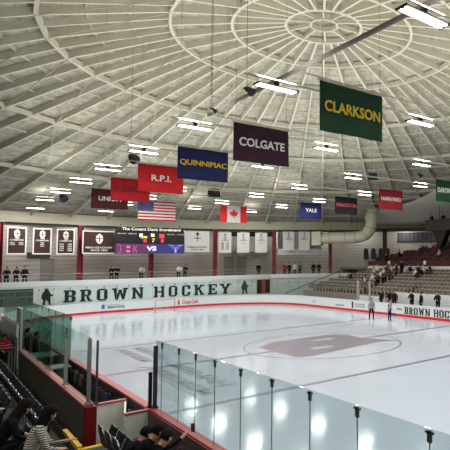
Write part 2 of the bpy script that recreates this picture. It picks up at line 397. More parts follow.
# ------------------------------------------------------------------ end wall with lettering
YW = 30.78
b = MB(); b.box(-13.5, 13.6, YW, YW+.22, -.05, 2.74); end_wall = struct(b.build('wall_end', white_m))
lit = thing('wall_fascia', 'long white fascia band capping the wall above the far lettering', 'fascia', (0, YW, 2.75), world=True)
def arc(r, a0, a1, n):   # azimuth from +y towards +x, degrees
    return [(r*sin(rad(a0+(a1-a0)*k/n)), r*cos(rad(a0+(a1-a0)*k/n)), sin(rad(a0+(a1-a0)*k/n)), cos(rad(a0+(a1-a0)*k/n))) for k in range(n+1)]
azk = math.degrees(atan2(13.6, YW)); rk = sqrt(13.6**2+YW**2)
MB().sweep(straight(-13.6, YW-.08, 13.6, YW-.08, 0, 1), [(0, 2.74), (.3, 2.74), (.3, 3.22), (0, 3.22)]).build('front_band', white_m, lit)
MB().sweep(arc(rk, azk, 40, 10), [(-.08, 2.74), (.2, 2.74), (.2, 3.22), (-.08, 3.22)]).build('curved_band', white_m, lit)
MB().sweep(arc(rk, -azk, -40, 8), [(-.08, 2.74), (.2, 2.74), (.2, 3.22), (-.08, 3.22)]).build('curved_band', white_m, lit)
struct(MB().sweep(arc(rk, azk, 38.5, 10), [(0, -.05), (.2, -.05), (.2, 2.74), (0, 2.74)]).build('wall_right', mat('pale_green_wall', (196, 204, 200))))
struct(MB().sweep(arc(rk, -azk, -40, 8), [(0, -.05), (.2, -.05), (.2, 2.74), (0, 2.74)]).build('wall_left', mat('pale_green_wall', (196, 204, 200))))
# giant letters, one thing each
XP = {0: ('B', -7.70, -6.72), 1: ('R', -6.38, -5.36), 2: ('O', -4.98, -4.06), 3: ('W', -3.68, -2.22), 4: ('N', -1.90, -.82),
      5: ('H', .18, 1.25), 6: ('O', 1.67, 2.56), 7: ('C', 3.02, 3.92), 8: ('K', 4.30, 5.46), 9: ('E', 5.83, 6.85), 10: ('Y', 7.16, 8.50)}
WORD = ['first word, BROWN', 'second word, HOCKEY']
for i, (ch, x0, x1) in XP.items():
    which = {2: 'letter O in BROWN', 6: 'letter O in HOCKEY'}.get(i, f'letter {ch} of ' + ('BROWN' if i < 5 else 'HOCKEY'))
    o = slab_letter('wall_letter', ch, ((x0*1.005, YW-.002, 1.2), (1, 0, 0), (0, 0, 1)), x1-x0, 1.12, letter_m, None, .03)
    tag(o, f'giant black {which} on the white wall behind the net', 'letter', 'giant letters on the end wall')
# silhouette bears
bear = [(.05, 0), (.3, 0), (.28, .2), (.36, .5), (.46, .42), (.6, .15), (.6, 0), (.86, 0), (.84, .1), (.74, .14), (.76, .5), (.72, .8), (.86, .78), (.98, .9), (.94, 1.0), (.8, .95), (.7, 1.15), (.6, 1.3), (.56, 1.46), (.46, 1.52), (.42, 1.6), (.34, 1.54), (.24, 1.58), (.22, 1.46), (.2, 1.32), (.04, 1.15), (-.04, .9), (-.06, .65), (.06, .55), (.12, .35), (.06, .15)]
for x, lab, mm in ((-9.4, 'black standing bear silhouette at the left end of the wall lettering', letter_m), (9.85, 'dark grey bear silhouette right of the wall lettering', mat('bear_grey', (70, 76, 78)))):
    o = MB().prism([(px*.88, py*.95) for px, py in bear], ((x, YW-.002, 1.08), (1, 0, 0), (0, 0, 1)), 0, .03).build('bear_emblem', mm)
    tag(o, lab, 'emblem')
# brown doorway at right of bear
t = thing('end_gate', 'brown gate with a pale red middle strip in the right end of the wall', 'gate', (12.5, YW, 1), world=True)
MB().box(11.75, 12.35, YW-.05, YW+.0, 1.0, 2.6).build('door_leaf', wood_dark, t); MB().box(12.38, 12.8, YW-.05, YW, 1.0, 2.6).build('middle_strip', wood_red, t)
MB().box(12.83, 13.45, YW-.05, YW, 1.0, 2.6).build('door_leaf', wood_dark, t)
# dark glazed opening at left end of the wall
t = thing('end_hatch', 'dark green glazed opening in the far left end of the wall', 'hatch', (-11.6, YW, 1), world=True)
MB().box(-13.3, -10.05, YW-.03, YW, 1.1, 2.6).build('dark_glazing', mat('hatch_dark', (70, 84, 80), rough=.2), t)
for z in (1.85, 2.35): MB().box(-13.3, -10.05, YW-.06, YW-.03, z, z+.07).build('rail', mat('hatch_rail', (120, 128, 120)), t)

# ------------------------------------------------------------------ glass panels
clip_m = mat('clip_dark', (84, 88, 88), rough=.4)
def panel(label, group, x0, y0, x1, y1, z0, z1, m, clip=True, seam=True):
    dx, dy = x1-x0, y1-y0; ln = sqrt(dx*dx+dy*dy); dx /= ln; dy /= ln; g = .008
    a = (x0+dx*g, y0+dy*g); c = (x1-dx*g, y1-dy*g)
    t = thing('safety_glass', label, 'glass', ((x0+x1)/2, (y0+y1)/2, z0), group=group, world=True)
    t2 = t; t = MB().beam((a[0], a[1], (z0+z1)/2), (c[0], c[1], (z0+z1)/2), .013, z1-z0).build('pane', m, t2)
    if clip:
        MB().beam((x1-dx*.035, y1-dy*.035, z1-.1), (x1+dx*.035, y1+dy*.035, z1-.1), .03, .15).beam((x1-dx*.07, y1-dy*.07, z1-.05), (x1+dx*.07, y1+dy*.07, z1-.05), .03, .03).build('clip', clip_m, t)
    if seam:
        MB().beam((x1, y1, z0), (x1, y1, z1-.02), .016, .012).build('edge_seam', mat('seam_grey', (150, 158, 156)), t)
    return t2
# near run: from the bench post towards the near right corner
ys = [-10.9, -11.35, -12.55, -13.6, -14.66, -15.89, -17.14, -18.39, -19.65, -21.13]
pl = ['first narrow pane right of the tall black post by the near bench', 'glass pane beside the narrow pane in the near glass run', 'third pane of the near glass run, dark clip at its top', 'glass pane where the near run crosses the ice lettering', 'fifth pane of the near run counted from the black post', 'sixth pane of the near glass run counted from the black post', 'seventh pane of the near glass run counted from the black post',
      'third large pane from the right end of the near glass run', 'last full pane before the right edge of the near glass run']
for i in range(9): panel(pl[i], 'panes of the near glass run', -13.02, ys[i], -13.02, ys[i+1], 1.06, 2.88, glass)
prev = (-13.02, ys[-1])
cp = [(-13.02, -21.98)] + [((-cA)+(RC+.07)*cos(pi+pi/2*k/7), (-cB)+(RC+.07)*sin(pi+pi/2*k/7)) for k in range(1, 8)]
for i, q in enumerate(cp):
    panel('glass pane of the near corner at the right frame edge' if i == 0 else 'curved corner glass pane below the camera end', 'corner panes at the camera end', prev[0], prev[1], q[0], q[1], 1.06, 2.88, glass); prev = q
# near side beyond the bench
yy = -.45; k = 0
while yy < cB-.5:
    y2 = min(yy+1.7, cB)
    panel('greenish glass pane over the near boards beyond the team bench', 'panes beyond the near bench', -13.02, y2, -13.02, yy, 1.06, 2.75, glass_deep); yy = y2
# far-left corner, far end, far-right corner
cl = [((-cA)+(RC+.07)*cos(pi-pi/2*k/9), cB+(RC+.07)*sin(pi-pi/2*k/9)) for k in range(10)]
for p_, q_ in zip(cl, cl[1:]): panel('glass pane curving round the far left corner', 'far left corner panes', p_[0], p_[1], q_[0], q_[1], 1.06, 2.62, glass_far)
k = 8
WH = ['at the right edge of the O of BROWN', 'before the letter W', 'before the letter N', 'before the gap between the two words', 'before the letter H', 'before the left half of the O of HOCKEY', 'between the O and C of HOCKEY', 'before the C and K of HOCKEY']
for i in range(k): panel('clear glass pane over the far end boards '+WH[i], 'far end panes', -cA+2*cA*i/k, HY+.07, -cA+2*cA*(i+1)/k, HY+.07, 1.06, 2.62, glass_far)
cr_ = [(cA+(RC+.07)*cos(pi/2-pi/2*k/9), cB+(RC+.07)*sin(pi/2-pi/2*k/9)) for k in range(10)]
for p_, q_ in zip(cr_, cr_[1:]): panel('glass pane curving round the far right corner', 'far right corner panes', p_[0], p_[1], q_[0], q_[1], 1.06, 2.62, glass_far)
yy = cB
for i in range(5):
    panel('clear glass pane along the far side boards before the stand', 'far side panes', HX+.07, yy, HX+.07, yy-1.72, 1.06, 2.6, glass_far); yy -= 1.72
# gate posts by the far bench
for yv, lab in ((13.2, 'pale post at the end of the far side glass'), (11.5, 'pale post at the left end of the far bench gate')):
    t = thing('gate_post', lab, 'post', (HX+.12, yv, 1), world=True)
    MB().box(HX+.06, HX+.18, yv-.07, yv+.07, 1.06, 2.95).build('post', mat('post_tan', (170, 160, 146)), t)
    MB().box(HX+.04, HX+.2, yv-.1, yv+.1, 1.06, 1.12).build('foot', steel, t)

# ------------------------------------------------------------------ near team bench enclosure
t = thing('bench_wall', 'dark outer wall of the near team bench with a pink red cap', 'wall', (-14.22, -3, 0), world=True)
MB().box(-14.3, -14.16, -9.2, 3.2, -.05, 1.03).build('wall_panel', nearwall, t)
MB().box(-14.36, -14.12, -9.25, 3.2, 1.03, 1.09).build('cap_rail', cap_red, t)
MB().box(-14.27, -14.21, -9.25, 3.2, 1.09, 1.1).build('cap_groove', mat('cap_pink', (222, 160, 160)), t)
MB().box(-14.18, -14.12, -6, 3.2, .8, 1.0).build('ledge', mat('ledge_grey', (110, 112, 110)), t)
o = MB().box(-14.34, -14.06, -9.36, -9.2, -.05, 1.03).build('corner_post', post_red); tag(o, 'dark red square post at the near corner of the bench wall', 'post')
t = thing('bench_end_wall', 'pale grey end panels of the near bench with stepped red caps', 'wall', (-13.6, -10, 0), world=True)
MB().box(-14.05, -13.32, -9.34, -9.26, -.05, 1.03).build('upper_panel', pale_panel, t)
MB().box(-14.05, -13.3, -9.36, -9.22, 1.03, 1.08).build('upper_cap', cap_red, t)
MB().beam((-13.32, -9.3, .49), (-13.76, -10.87, .49), .05, 1.07).build('return_panel', pale_panel, t)
MB().box(-13.77, -13.2, -10.91, -10.83, -.05, 1.03).build('lower_panel', pale_panel, t)
MB().box(-13.77, -13.16, -10.93, -10.8, 1.03, 1.08).build('lower_cap', cap_red, t)
# bench floor & long bench seat
MB_floor = MB().box(-14.16, -13.12, -9.2, -.5, 0, .12).build('bench_platform', mat('bench_floor', (92, 92, 90), rough=.7)); tag(MB_floor, 'grey rubber floor platform inside the near team bench', 'platform')
t = thing('team_bench', 'long low grey player bench inside the near enclosure', 'bench', (-14.0, -5, .12), world=True)
MB().box(-14.1, -13.85, -8.9, -1, .5, .56).build('seat', mat('bench_seat', (120, 122, 118)), t)
for y in (-8.7, -6.2, -3.7, -1.2): MB().box(-14.05, -13.9, y-.04, y+.04, .12, .5).build('leg', steel, t)
# glass along the outer wall and posts
def post(label, x, y, z0, z1, wx=.045, m=steel):
    t = thing('glass_post', label, 'post', (x, y, z0), world=True)
    MB().box(x-wx, x+wx, y-wx, y+wx, z0, z1).build('upright', m, t); MB().box(x-wx-.03, x+wx+.03, y-wx-.03, y+wx+.03, z0, z0+.04).build('foot', m, t)
    return t
post('silver post at the near end of the bench wall glass', -14.22, -9.12, 1.09, 2.86)
post('dark slim post just right of the silver bench post', -14.06, -9.28, 1.08, 2.82, .025, mat('post_dark', (74, 76, 76), metal=.4))
post('tall black post where the near glass run begins', -13.0, -10.8, 1.06, 2.72, .045, mat('post_black', (30, 32, 34), rough=.4))
post('short black post beside the tall black post of the glass run', -13.08, -10.66, 1.06, 2.0, .04, mat('post_black', (30, 32, 34)))
ysb = [-9.1, -6.1, -3.6, -1.2, 1.0, 3.2]
gl = ['large glass pane at the near end of the bench wall', 'second glass pane of the bench wall from its near end', 'middle glass pane on the bench wall', 'fourth glass pane of the bench wall from its near end', 'far glass pane on the bench wall by the pale frame']
for i in range(5): panel(gl[i], 'panes on the bench wall', -14.22, ysb[i+1], -14.22, ysb[i], 1.1, 2.92, glass_green if i < 2 else glass_deep)
post('thick grey post between the bench wall panes', -14.22, -6.1, 1.09, 2.5, .05, mat('post_grey', (150, 156, 152)))
# return glass across the bench at the far end + framed gate beyond
panel('glass pane closing the far end of the team bench', None, -14.2, -.48, -13.05, -.48, 1.06, 2.75, glass_green)
t = thing('glass_gate_frame', 'pale metal frame with glass at the far end of the bench wall', 'gate frame', (-14.3, 3.3, 0), world=True)
for yv in (3.3, 4.5): MB().box(-14.3, -14.2, yv-.05, yv+.05, .0, 2.9).build('upright', mat('frame_pale', (182, 190, 184)), t)
MB().box(-14.3, -14.2, 3.35, 4.45, 2.2, 2.9).build('head_panel', mat('frame_panel', (176, 196, 188)), t)
t = thing('scorer_table', 'dark table with a pale top inside the box beyond the team bench', 'table', (-13.7, 1.5, 0), world=True)
MB().box(-14.05, -13.2, .9, 2.3, .95, 1.0).build('table_top', mat('table_pale', (136, 140, 138)), t)
for x, y in ((-14, 1), (-14, 2.2), (-13.3, 1), (-13.3, 2.2)): MB().box(x-.03, x+.03, y-.03, y+.03, 0, .95).build('leg', black, t)
t = thing('folding_table', 'small grey table inside the near bench enclosure', 'table', (-13.65, -1.4, .12), world=True)
MB().box(-14.0, -13.25, -1.9, -1.0, .88, .92).build('table_top', mat('table_pale', (136, 140, 138)), t)
MB().box(-13.95, -13.9, -1.85, -1.05, .12, .88).build('leg', black, t); MB().box(-13.35, -13.3, -1.85, -1.05, .12, .88).build('leg', black, t)
#PART2
hous0 = mat('fixture_housing', (150, 150, 146), rough=.4, metal=.3)
# ------------------------------------------------------------------ concourse, columns, outer wall
def ringslab(a0, a1, r0, r1, z0, z1, n=24):
    return MB().sweep(arc(1, a0, a1, n), [(r0-1, z0), (r1-1, z0), (r1-1, z1), (r0-1, z1)])
b = MB()
fr = [(x, y) for x, y, *_ in arc(38.2, -42, 46, 30)]; bk = [(x, y) for x, y, *_ in arc(rk+.1, 46, azk, 6)]+[(13.6, YW+.2), (-13.6, YW+.2)]+[(x, y) for x, y, *_ in arc(rk+.1, -azk, -42, 5)]
b.prism(fr+bk, ((0, 0, 0), (1, 0, 0), (0, 1, 0)), 2.6, 2.8); struct(b.build('floor_concourse', conc_m))
wall = MB().sweep([p for p in arc(38.2, 0, 360, 96)][:-1], [(0, -.06), (.3, -.06), (.3, 9.7), (0, 9.7)], closed=True)
back = struct(wall.build('wall_back', wallg))
b = MB()
for z in [3.4+.42*i for i in range(12)]: b.sweep(arc(38.2, -42, 62, 52), [(-.025, z), (0, z), (0, z+.03), (-.025, z+.03)])
b.build('siding_seam', mat('siding_seam', (122, 118, 112)), back)
struct(MB().sweep(arc(36.2, 0, 360, 96)[:-1], [(0, 9.3), (2.1, 9.3), (2.1, 9.45), (0, 9.45)], closed=True).build('ceiling_aisle', mat('aisle_ceiling', (120, 116, 106))))
rb = struct(MB().sweep(arc(35.9, 0, 360, 64)[:-1], [(-.2, 8.72), (.25, 8.72), (.25, 9.75), (-.2, 9.75)], closed=True).build('trim_1', rib_m))
struct(MB().sweep(arc(36.1, 0, 360, 64)[:-1], [(0, 8.45), (.15, 8.45), (.15, 8.72), (0, 8.72)], closed=True).build('shade_strip', mat('trim_shadow', (92, 88, 80))))  # dark strip standing in for the shade of the recess below the beam
azs = [-20.25+11.25*i for i in range(-1, 9)]
cl_lab = ['red steel column out of view at the left', 'red steel column at the left edge behind the brown banners', 'red column between the small brown banners and the wide brown banner', 'red column behind the scoreboard',
          'red column right of the wide white banner', 'red column right of the three small white banners', 'dark red column behind the left end of the big duct', 'dark red column right of the four dark wall panels', 'dark red column below the hanging balcony', 'dark red column beyond the right frame edge']
for a, lab in zip(azs, cl_lab):
    x, y = 35.75*sin(rad(a)), 35.75*cos(rad(a)); z0 = 2.8 if a < 40 else -.05
    t = thing('column', lab, 'column', (x, y, z0), -rad(a), group='red columns under the dome edge')
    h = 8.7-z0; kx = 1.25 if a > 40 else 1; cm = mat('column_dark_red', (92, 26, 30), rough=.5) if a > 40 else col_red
    for sx in (-.19*kx, .19*kx): MB().box(sx-.03, sx+.03, -.2, .2, 0, h).build('flange', cm, t)
    MB().box(-.16*kx, .16*kx, -.03, .03, 0, h).build('web', cm, t)
    MB().box(-.3, .3, -.28, .28, 0, .04).build('base_plate', steel, t); MB().box(-.28, .28, -.26, .26, h-.05, h).build('top_plate', steel, t)
# railing along the concourse edge
def railing(label, path, z0, m=None, h=1.05, rails=(.35, .7, 1.05), step=2.0):
    m = m or mat('rail_grey', (150, 150, 150), metal=.4, rough=.4)
    t = thing('railing', label, 'railing', (path[0][0], path[0][1], z0), world=True)
    for r in rails:
        MB().tube([(x, y, z0+r) for x, y in path], .025, 6).build('rail', m, t)
    for (x0, y0), (x1, y1) in zip(path, path[1:]):
        n = max(1, round(sqrt((x1-x0)**2+(y1-y0)**2)/step))
        for k in range(n): MB().tube([(x0+(x1-x0)*k/n, y0+(y1-y0)*k/n, z0), (x0+(x1-x0)*k/n, y0+(y1-y0)*k/n, z0+h)], .022, 6).build('baluster', m, t)
    return t
railing('thin grey railing along the concourse behind the wall lettering', [(-13, 31.6), (13, 31.6)], 2.8, step=2.6)
railing('thin grey railing where the far concourse curves to the right', [(x, y) for x, y, *_ in arc(rk+.6, 24, 38, 6)], 2.8, step=2)
railing('thin grey railing where the far concourse curves to the left', [(x, y) for x, y, *_ in arc(rk+.6, -24, -40, 6)], 2.8, step=2)
# unseen lamps added under the aisle ceiling to brighten the concourse wall
for i_, a in enumerate([-34+8.5*k for k in range(13)]):
    t = thing('fill_lamp', f'added fill lamp hidden under the aisle ceiling behind the dome edge, {i_+1} of 13 from the left', 'lamp', (36.9*sin(rad(a)), 36.9*cos(rad(a)), 9.12), -rad(a), group='added fill lamps of the concourse')
    MB().box(-.6, .6, -.08, .08, .05, .14).build('housing', hous0, t); MB().box(-.55, .55, -.05, .05, 0, .05).build('lamp_tube', mat('fill_tube', (255, 250, 240), emit=6), t)
    l_ = bpy.data.lights.new('strip', 'AREA'); l_.shape = 'RECTANGLE'; l_.size = 1.2; l_.size_y = .2; l_.energy = AISLE_W; l_.color = (1, .95, .88)
    lo_ = bpy.data.objects.new('strip', l_); COL.objects.link(lo_); lo_.parent = t; lo_.location = (0, 0, -.03)
# doors and details on the back wall
def onwall(name, label, cat, az, z0, z1, wd, m, r=38.15, d=.06, group=None):
    x, y = r*sin(rad(az)), r*cos(rad(az))
    t = thing(name, label, cat, (x, y, z0), -rad(az), group=group)
    MB().box(-wd/2, wd/2, -d, d*.4, 0, z1-z0).build('panel', m, t)
    MB().box(-wd/2-.05, wd/2+.05, -d*.6, d*.4, z1-z0, z1-z0+.06).build('frame_top', darkg, t)
    return t
onwall('wall_door', 'grey door on the wall behind the three small white banners', 'door', 16.6, 2.8, 5.3, 1.1, mat('door_grey', (134, 130, 126)))
onwall('wall_door', 'second grey door right of the other behind the white banners', 'door', 19.0, 2.8, 5.3, 1.1, mat('door_grey', (134, 130, 126)))
onwall('wall_door', 'grey door on the wall behind the small brown banners', 'door', -12.2, 2.8, 5.2, 1.2, mat('door_grey', (134, 130, 126)))
onwall('wall_sign', 'small dark sign below the right brown banner', 'sign', -13.4, 5.35, 5.85, 2.0, darkg)
for i, (a, w_) in enumerate(((43.1, .62), (44.6, .62), (46.1, .62), (47.5, .5))):
    t = thing('wall_plaque', ['leftmost', 'second', 'third', 'rightmost'][i]+' of the four tall dark arched panels on the grey wall', 'panel', (37.9*sin(rad(a)), 37.9*cos(rad(a)), 4.9), -rad(a), group='tall dark arched wall panels')
    MB().prism([(-w_/2, 0), (w_/2, 0), (w_/2, 1.2), (w_/4, 1.45), (-w_/4, 1.45), (-w_/2, 1.2)], ((0, 0, 0), (1, 0, 0), (0, 0, 1)), 0, .08).build('panel', black, t)
    MB().box(-w_/2+.05, w_/2-.05, -.1, -.06, .5, .54).build('crossbar', darkg, t)

# ------------------------------------------------------------------ dome
PROF = [(0.0, 19.4), (.85, 19.35), (2.3, 19.2), (5.4, 18.7), (8.7, 18.1), (14.5, 16.55), (20.2, 14.65), (27.3, 12.35), (36.0, 9.25)]
RINGS = PROF[1:8]
def dz(r):
    for (a, z0), (c, z1) in zip(PROF, PROF[1:]):
        if r <= c: return z0+(z1-z0)*(r-a)/(c-a)
    return PROF[-1][1]
PH = .6
def P(r, a, dzz=0): return Vector((r*sin(rad(a+PH)), r*cos(rad(a+PH)), dz(r)+dzz))
b = MB(); uvl = b.bm.loops.layers.uv.new('UVMap'); N = 64; LIFT = .42
rr = [0, .85, 2.3, 5.4, 8.7, 11.6, 14.5, 17.3, 20.2, 23.7, 27.3, 31.6, 36.2]
for i in range(N):
    a0, a1 = 360*i/N, 360*(i+1)/N
    for r0, r1 in zip(rr, rr[1:]):
        def vert(r, a):   # deck facets follow the polygonal rings
            k = round(i/2.0)
            return b.bm.verts.new(P(r, a, LIFT))
        pts = [(r0, a0), (r0, a1), (r1, a1), (r1, a0)] if r0 > 0 else [(0, a0), (r1, a1), (r1, a0)]
        f = b._f([vert(*q) for q in pts])
        for lp, (r_, a_) in zip(f.loops, pts):
            lp[uvl].uv = ((a_-a0)/(360/N)*(r1*2*pi/N)+i*1.3, r_)
bmesh.ops.remove_doubles(b.bm, verts=b.bm.verts[:], dist=.001)
dome = struct(b.build('ceiling', deck_m))
for r, z in RINGS:
    nseg = 10 if r < 1 else 32
    V = [P(r, 360*k/nseg, .16) for k in range(nseg)]
    w_ = {0.85: .12, 2.3: .18, 5.4: .17, 8.7: .17}.get(r, .19)
    bb = MB()
    for k in range(nseg):
        bb.beam(V[k], V[(k+1) % nseg], w_, .3)
    bb.build('ring_beam', rib_m, dome)
for k in range(10):
    bb = MB(); a = 36*k; bb.beam(P(.85, a, .2), P(2.3, a, .2), .11, .25); bb.build('roof_rib', rib_m, dome)
def rib(a, r0, wd):
    bb = MB(); st = [r for r in (2.3, 5.4, 8.7, 14.5, 20.2, 27.3, 36.0) if r >= r0]
    for c, d in zip(st, st[1:]): bb.beam(P(c, a, .22), P(d, a, .22), wd, .42)
    bb.build('roof_rib', rib_m, dome)
for k in range(32): rib(11.25*k, 2.3, .14)
for k in range(32): rib(11.25*(k+.5), 8.7, .1)
for r in (10.6, 12.5, 16.4, 18.3, 22.6, 25, 29.5, 31.7, 33.9):
    V = [P(r, 360*k/64, .36) for k in range(64)]; bb = MB()
    for k in range(64): bb.beam(V[k], V[(k+1) % 64], .07, .1)
    bb.build('purlin_ring', rib_m, dome)
for k in range(32):
    bb = MB()
    for r0, r1 in ((8.7, 14.5), (14.5, 20.2), (20.2, 27.3)):
        a = 11.25*k; bb.tube([P(r0, a, .0), P(r1, a+11.25, .0)], .028, 5)
    bb.build('brace_rod', rod_m, dome)

# ------------------------------------------------------------------ suspended pipes and light fixtures
YR = [-24.4, -17.87, -11.3, -4.69, 1.85, 8.6, 15.5, 22.45, 29.25]  # first entry is an unseen row added to light the camera end
ZL = 10.5
def span(y, z):        # half length of a cross pipe that still ends under the dome
    r = 5
    while dz(r)-z > .15 and r < 35.6: r += .1
    return sqrt(max(r*r-y*y, 1))
ords = ['added overhead', 'nearest', 'second', 'third', 'fourth', 'fifth', 'sixth', 'seventh', 'farthest']
for i, y in enumerate(YR):
    hx = span(y, 10.75) if y < 5 else min(span(y, 10.75), 19.5)
    t = thing('ceiling_pipe', f'long thin cross pipe carrying the {ords[i]} row of ceiling lights', 'pipe', (0, y, 10.75), world=True, group='cross pipes under the dome')
    MB().tube([(-10.6, y, 10.75), (hx, y, 10.75)], .03 if y < -12 else .042, 6).build('pipe', rib_m, t)
    for x in (-13, 0, 13):
        if abs(x) < hx-.5: MB().tube([(x, y, 10.75), (x, y, dz(sqrt(x*x+y*y))+.1)], .006, 4).build('hanger', rod_m, t)
tube_m = mat('lamp_tube', (255, 252, 246), emit=TUBE)
hous = mat('fixture_housing', (150, 150, 146), rough=.4, metal=.3)
fx = thing('ceiling_light', 'x', 'ceiling light', (0, 0, 0), group='twin tube lights under the dome')
for s_ in (-1, 1):
    h = MB().box(-.68, .68, s_*.08-.06, s_*.08+.06, .0, .035).build('housing', hous, fx)
    MB().box(-.66, .66, s_*.08-.03, s_*.08+.03, -.04, -.002).build('lamp_tube', tube_m, h)
MB().box(-.72, -.69, -.18, .18, -.03, .03).build('end_plate', darkg, fx); MB().box(.69, .72, -.18, .18, -.03, .03).build('end_plate', darkg, fx)
MB().box(-.06, .06, -.06, .06, .06, .21).build('hanger', darkg, fx)
la = bpy.data.lights.new('lamp', 'AREA'); la.shape = 'RECTANGLE'; la.size = 1.3; la.size_y = .4; la.energy = LAMP_W; la.color = (1, .98, .95)
lo = bpy.data.objects.new('lamp', la); COL.objects.link(lo); lo.parent = fx; lo.location = (0, 0, -.07)
lb = bpy.data.lights.new('fill_up', 'AREA'); lb.shape = 'RECTANGLE'; lb.size = 1.3; lb.size_y = .5; lb.energy = 60; lb.color = (1, .98, .95)  # upward fill light added to each fixture to brighten the dome
lu = bpy.data.objects.new('fill_up', lb); COL.objects.link(lu); lu.parent = fx; lu.location = (0, 0, .24); lu.rotation_euler = (pi, 0, 0)
first = True
XR = [(-22.5, 'added unseen near stand'), (-16.2, 'added unseen near boards'), (-9.65, 'leftmost'), (-3.1, 'second'), (3.65, 'third'), (10.15, 'rightmost')]  # first two rows are unseen fixtures added to brighten the near stand
for x, xn in XR:
    for i, y in enumerate(YR):
        if (x < -20 and not 1 <= i <= 3) or (-20 < x < -16 and i > 0): continue
        o = fx if first else copy_tree(fx); first = False
        z = min(ZL, dz(sqrt(x*x+y*y))-.35)
        o.location = (x, y, z); o['label'] = f'twin tube ceiling light, {ords[i]} of the {xn} row' + (' of lights' if x > -16 else '')
        gap = dz(sqrt(x*x+y*y))-z
        for ch in o.children:
            if ch.name.startswith('fill_up'): ch.data = ch.data.copy(); ch.data.energy = UP_W*min(1, gap/5.5)
for x, y, z, xn in ((-10.1, 30.85, 9.9, 'leftmost'), (-4.27, 31.5, 10.0, 'second')):
    o = copy_tree(fx)
    for ch in o.children:
        if ch.name.startswith('fill_up'): bpy.data.objects.remove(ch)
    o.location = (x, y, z-.05); o['label'] = f'small looking ceiling light just past the far end of the {xn} row'
# maintenance catwalk beam
t = thing('ceiling_beam', 'dark straight beam running under the dome towards its centre', 'beam', (-8.0, -12, 12), world=True)
MB().beam((-8.45, -17.5, 11.6), (-8.4, -3.0, 11.6), .1, .12).build('beam', mat('beam_taupe', (112, 106, 96)), t)
for y in (-17.3, -3.3): MB().tube([(-8.42, y, 11.6), (-8.42, y, dz(sqrt(71+y*y))+.2)], .012, 6).build('hanger', dark_rod, t)

# ------------------------------------------------------------------ team banners
def cloth(name, x, y, ztop, wd, h, m, parent, seed=0, nx=24, nz=10):
    b = MB(); V = {}
    for j in range(2):
        for i in range(nx+1):
            for k in range(nz+1):
                u, v = i/nx, k/nz
                yy_ = y + .03*sin(u*9+seed)*(v**1.0) + .015*sin(u*23+seed*2+v*3)*v + (.012 if j else 0)
                V[j, i, k] = b.bm.verts.new((x+u*wd, yy_, ztop-v*h))
    for i in range(nx):
        for k in range(nz):
            for j in range(2): b._f([V[j, i, k], V[j, i+1, k], V[j, i+1, k+1], V[j, i, k+1]])
    for i in range(nx):
        for k in (0, nz): b._f([V[0, i, k], V[0, i+1, k], V[1, i+1, k], V[1, i, k]])
    for k in range(nz):
        for i in (0, nx): b._f([V[0, i, k], V[0, i, k+1], V[1, i, k+1], V[1, i, k]])
    return b.build(name, m, parent, smooth=True)
gold = mat('text_gold', (226, 190, 58), rough=.8); wtxt = mat('text_white', (235, 232, 228), rough=.8)
BAN = [('CLARKSON', -8.88, -12.6, 2.65, 1.58, (22, 62, 40), gold, 'large dark green banner with yellow lettering hanging nearest the camera', .86),
       ('COLGATE', -8.68, -6.19, 2.6, 1.56, (56, 26, 44), wtxt, 'dark maroon hanging banner with white lettering left of the green one', .80),
       ('QUINNIPIAC', -8.72, -.18, 2.65, 1.58, (26, 34, 84), gold, 'navy blue hanging banner with yellow lettering in the left row', .90),
       ('R.P.I.', -8.78, 5.81, 2.65, 1.6, (206, 30, 38), wtxt, 'bright red hanging banner with short white initials', .42),
       ('ST. LAWRENCE', -8.57, 12.28, 2.55, 1.54, (184, 24, 34), mat('text_brown', (120, 20, 28)), 'red hanging banner with faint dark lettering behind the bright red one', .85),
       ('UNION', -8.24, 19.01, 2.65, 1.55, (78, 26, 36), wtxt, 'farthest dark maroon banner partly hidden behind the red ones', .60),
       ('YALE', 9.44, 17.71, 2.6, 1.56, (24, 36, 98), wtxt, 'small navy blue banner, farthest of the right row', .52),
       ('PRINCETON', 9.21, 11.6, 2.6, 1.56, (28, 26, 34), mat('text_pink', (214, 96, 92), rough=.8), 'black hanging banner with red lettering in the right row', .86),
       ('HARVARD', 9.0, 5.35, 2.65, 1.6, (150, 28, 40), wtxt, 'crimson hanging banner with white lettering in the right row', .84),
       ('DARTMOUTH', 8.85, -1.0, 2.65, 1.56, (20, 72, 48), wtxt, 'green hanging banner cut off by the right frame edge', .88)]
for i, (txt, x, y, wd, h, rgb, tm, lab, fr_) in enumerate(BAN):
    wd *= .97; fr_ = min(fr_*1.03, .93)
    t = thing('team_banner', lab, 'banner', (x+wd/2, y, 10.6-h), group='team banners hanging under the dome', world=True)
    ck = cloth('banner_cloth', x, y, 10.6, wd, h, mat('cloth_'+txt.lower(), rgb, rough=.9, noise=.12, scale=2), t, seed=i*1.7)
    text_mesh('banner_lettering', txt, ((x+wd/2, y-.05, 10.6-h*.48), (1, 0, 0), (0, 0, 1)), 1, tm, ck, .022, .02, width=wd*fr_, height=.36 if txt not in ('QUINNIPIAC', 'PRINCETON', 'HARVARD') else .32)
    MB().tube([(x-.1, y, 10.63), (x+wd+.1, y, 10.63)], .025, 6).build('top_pole', rod_m, t)
    hx = span(y, 10.64)
    if i not in (6, 7, 8, 9):
        p_ = MB().tube([(-9.4, y+.02, 10.7), (hx, y+.02, 10.7)], .02, 6).build('banner_wire', rod_m)
        tag(p_, f'thin cross wire holding the {["dark green", "maroon", "navy blue", "bright red", "faint lettered red", "farthest maroon"][i]} banner', 'wire', 'wires carrying the banners')
    MB().tube([(x+.1, y, 10.65), (x+.1, y, dz(sqrt((x+.1)**2+y*y))+.1)], .005, 4).tube([(x+wd-.1, y, 10.65), (x+wd-.1, y, dz(sqrt((x+wd)**2+y*y))+.1)], .005, 4).build('cord', dark_rod, t)
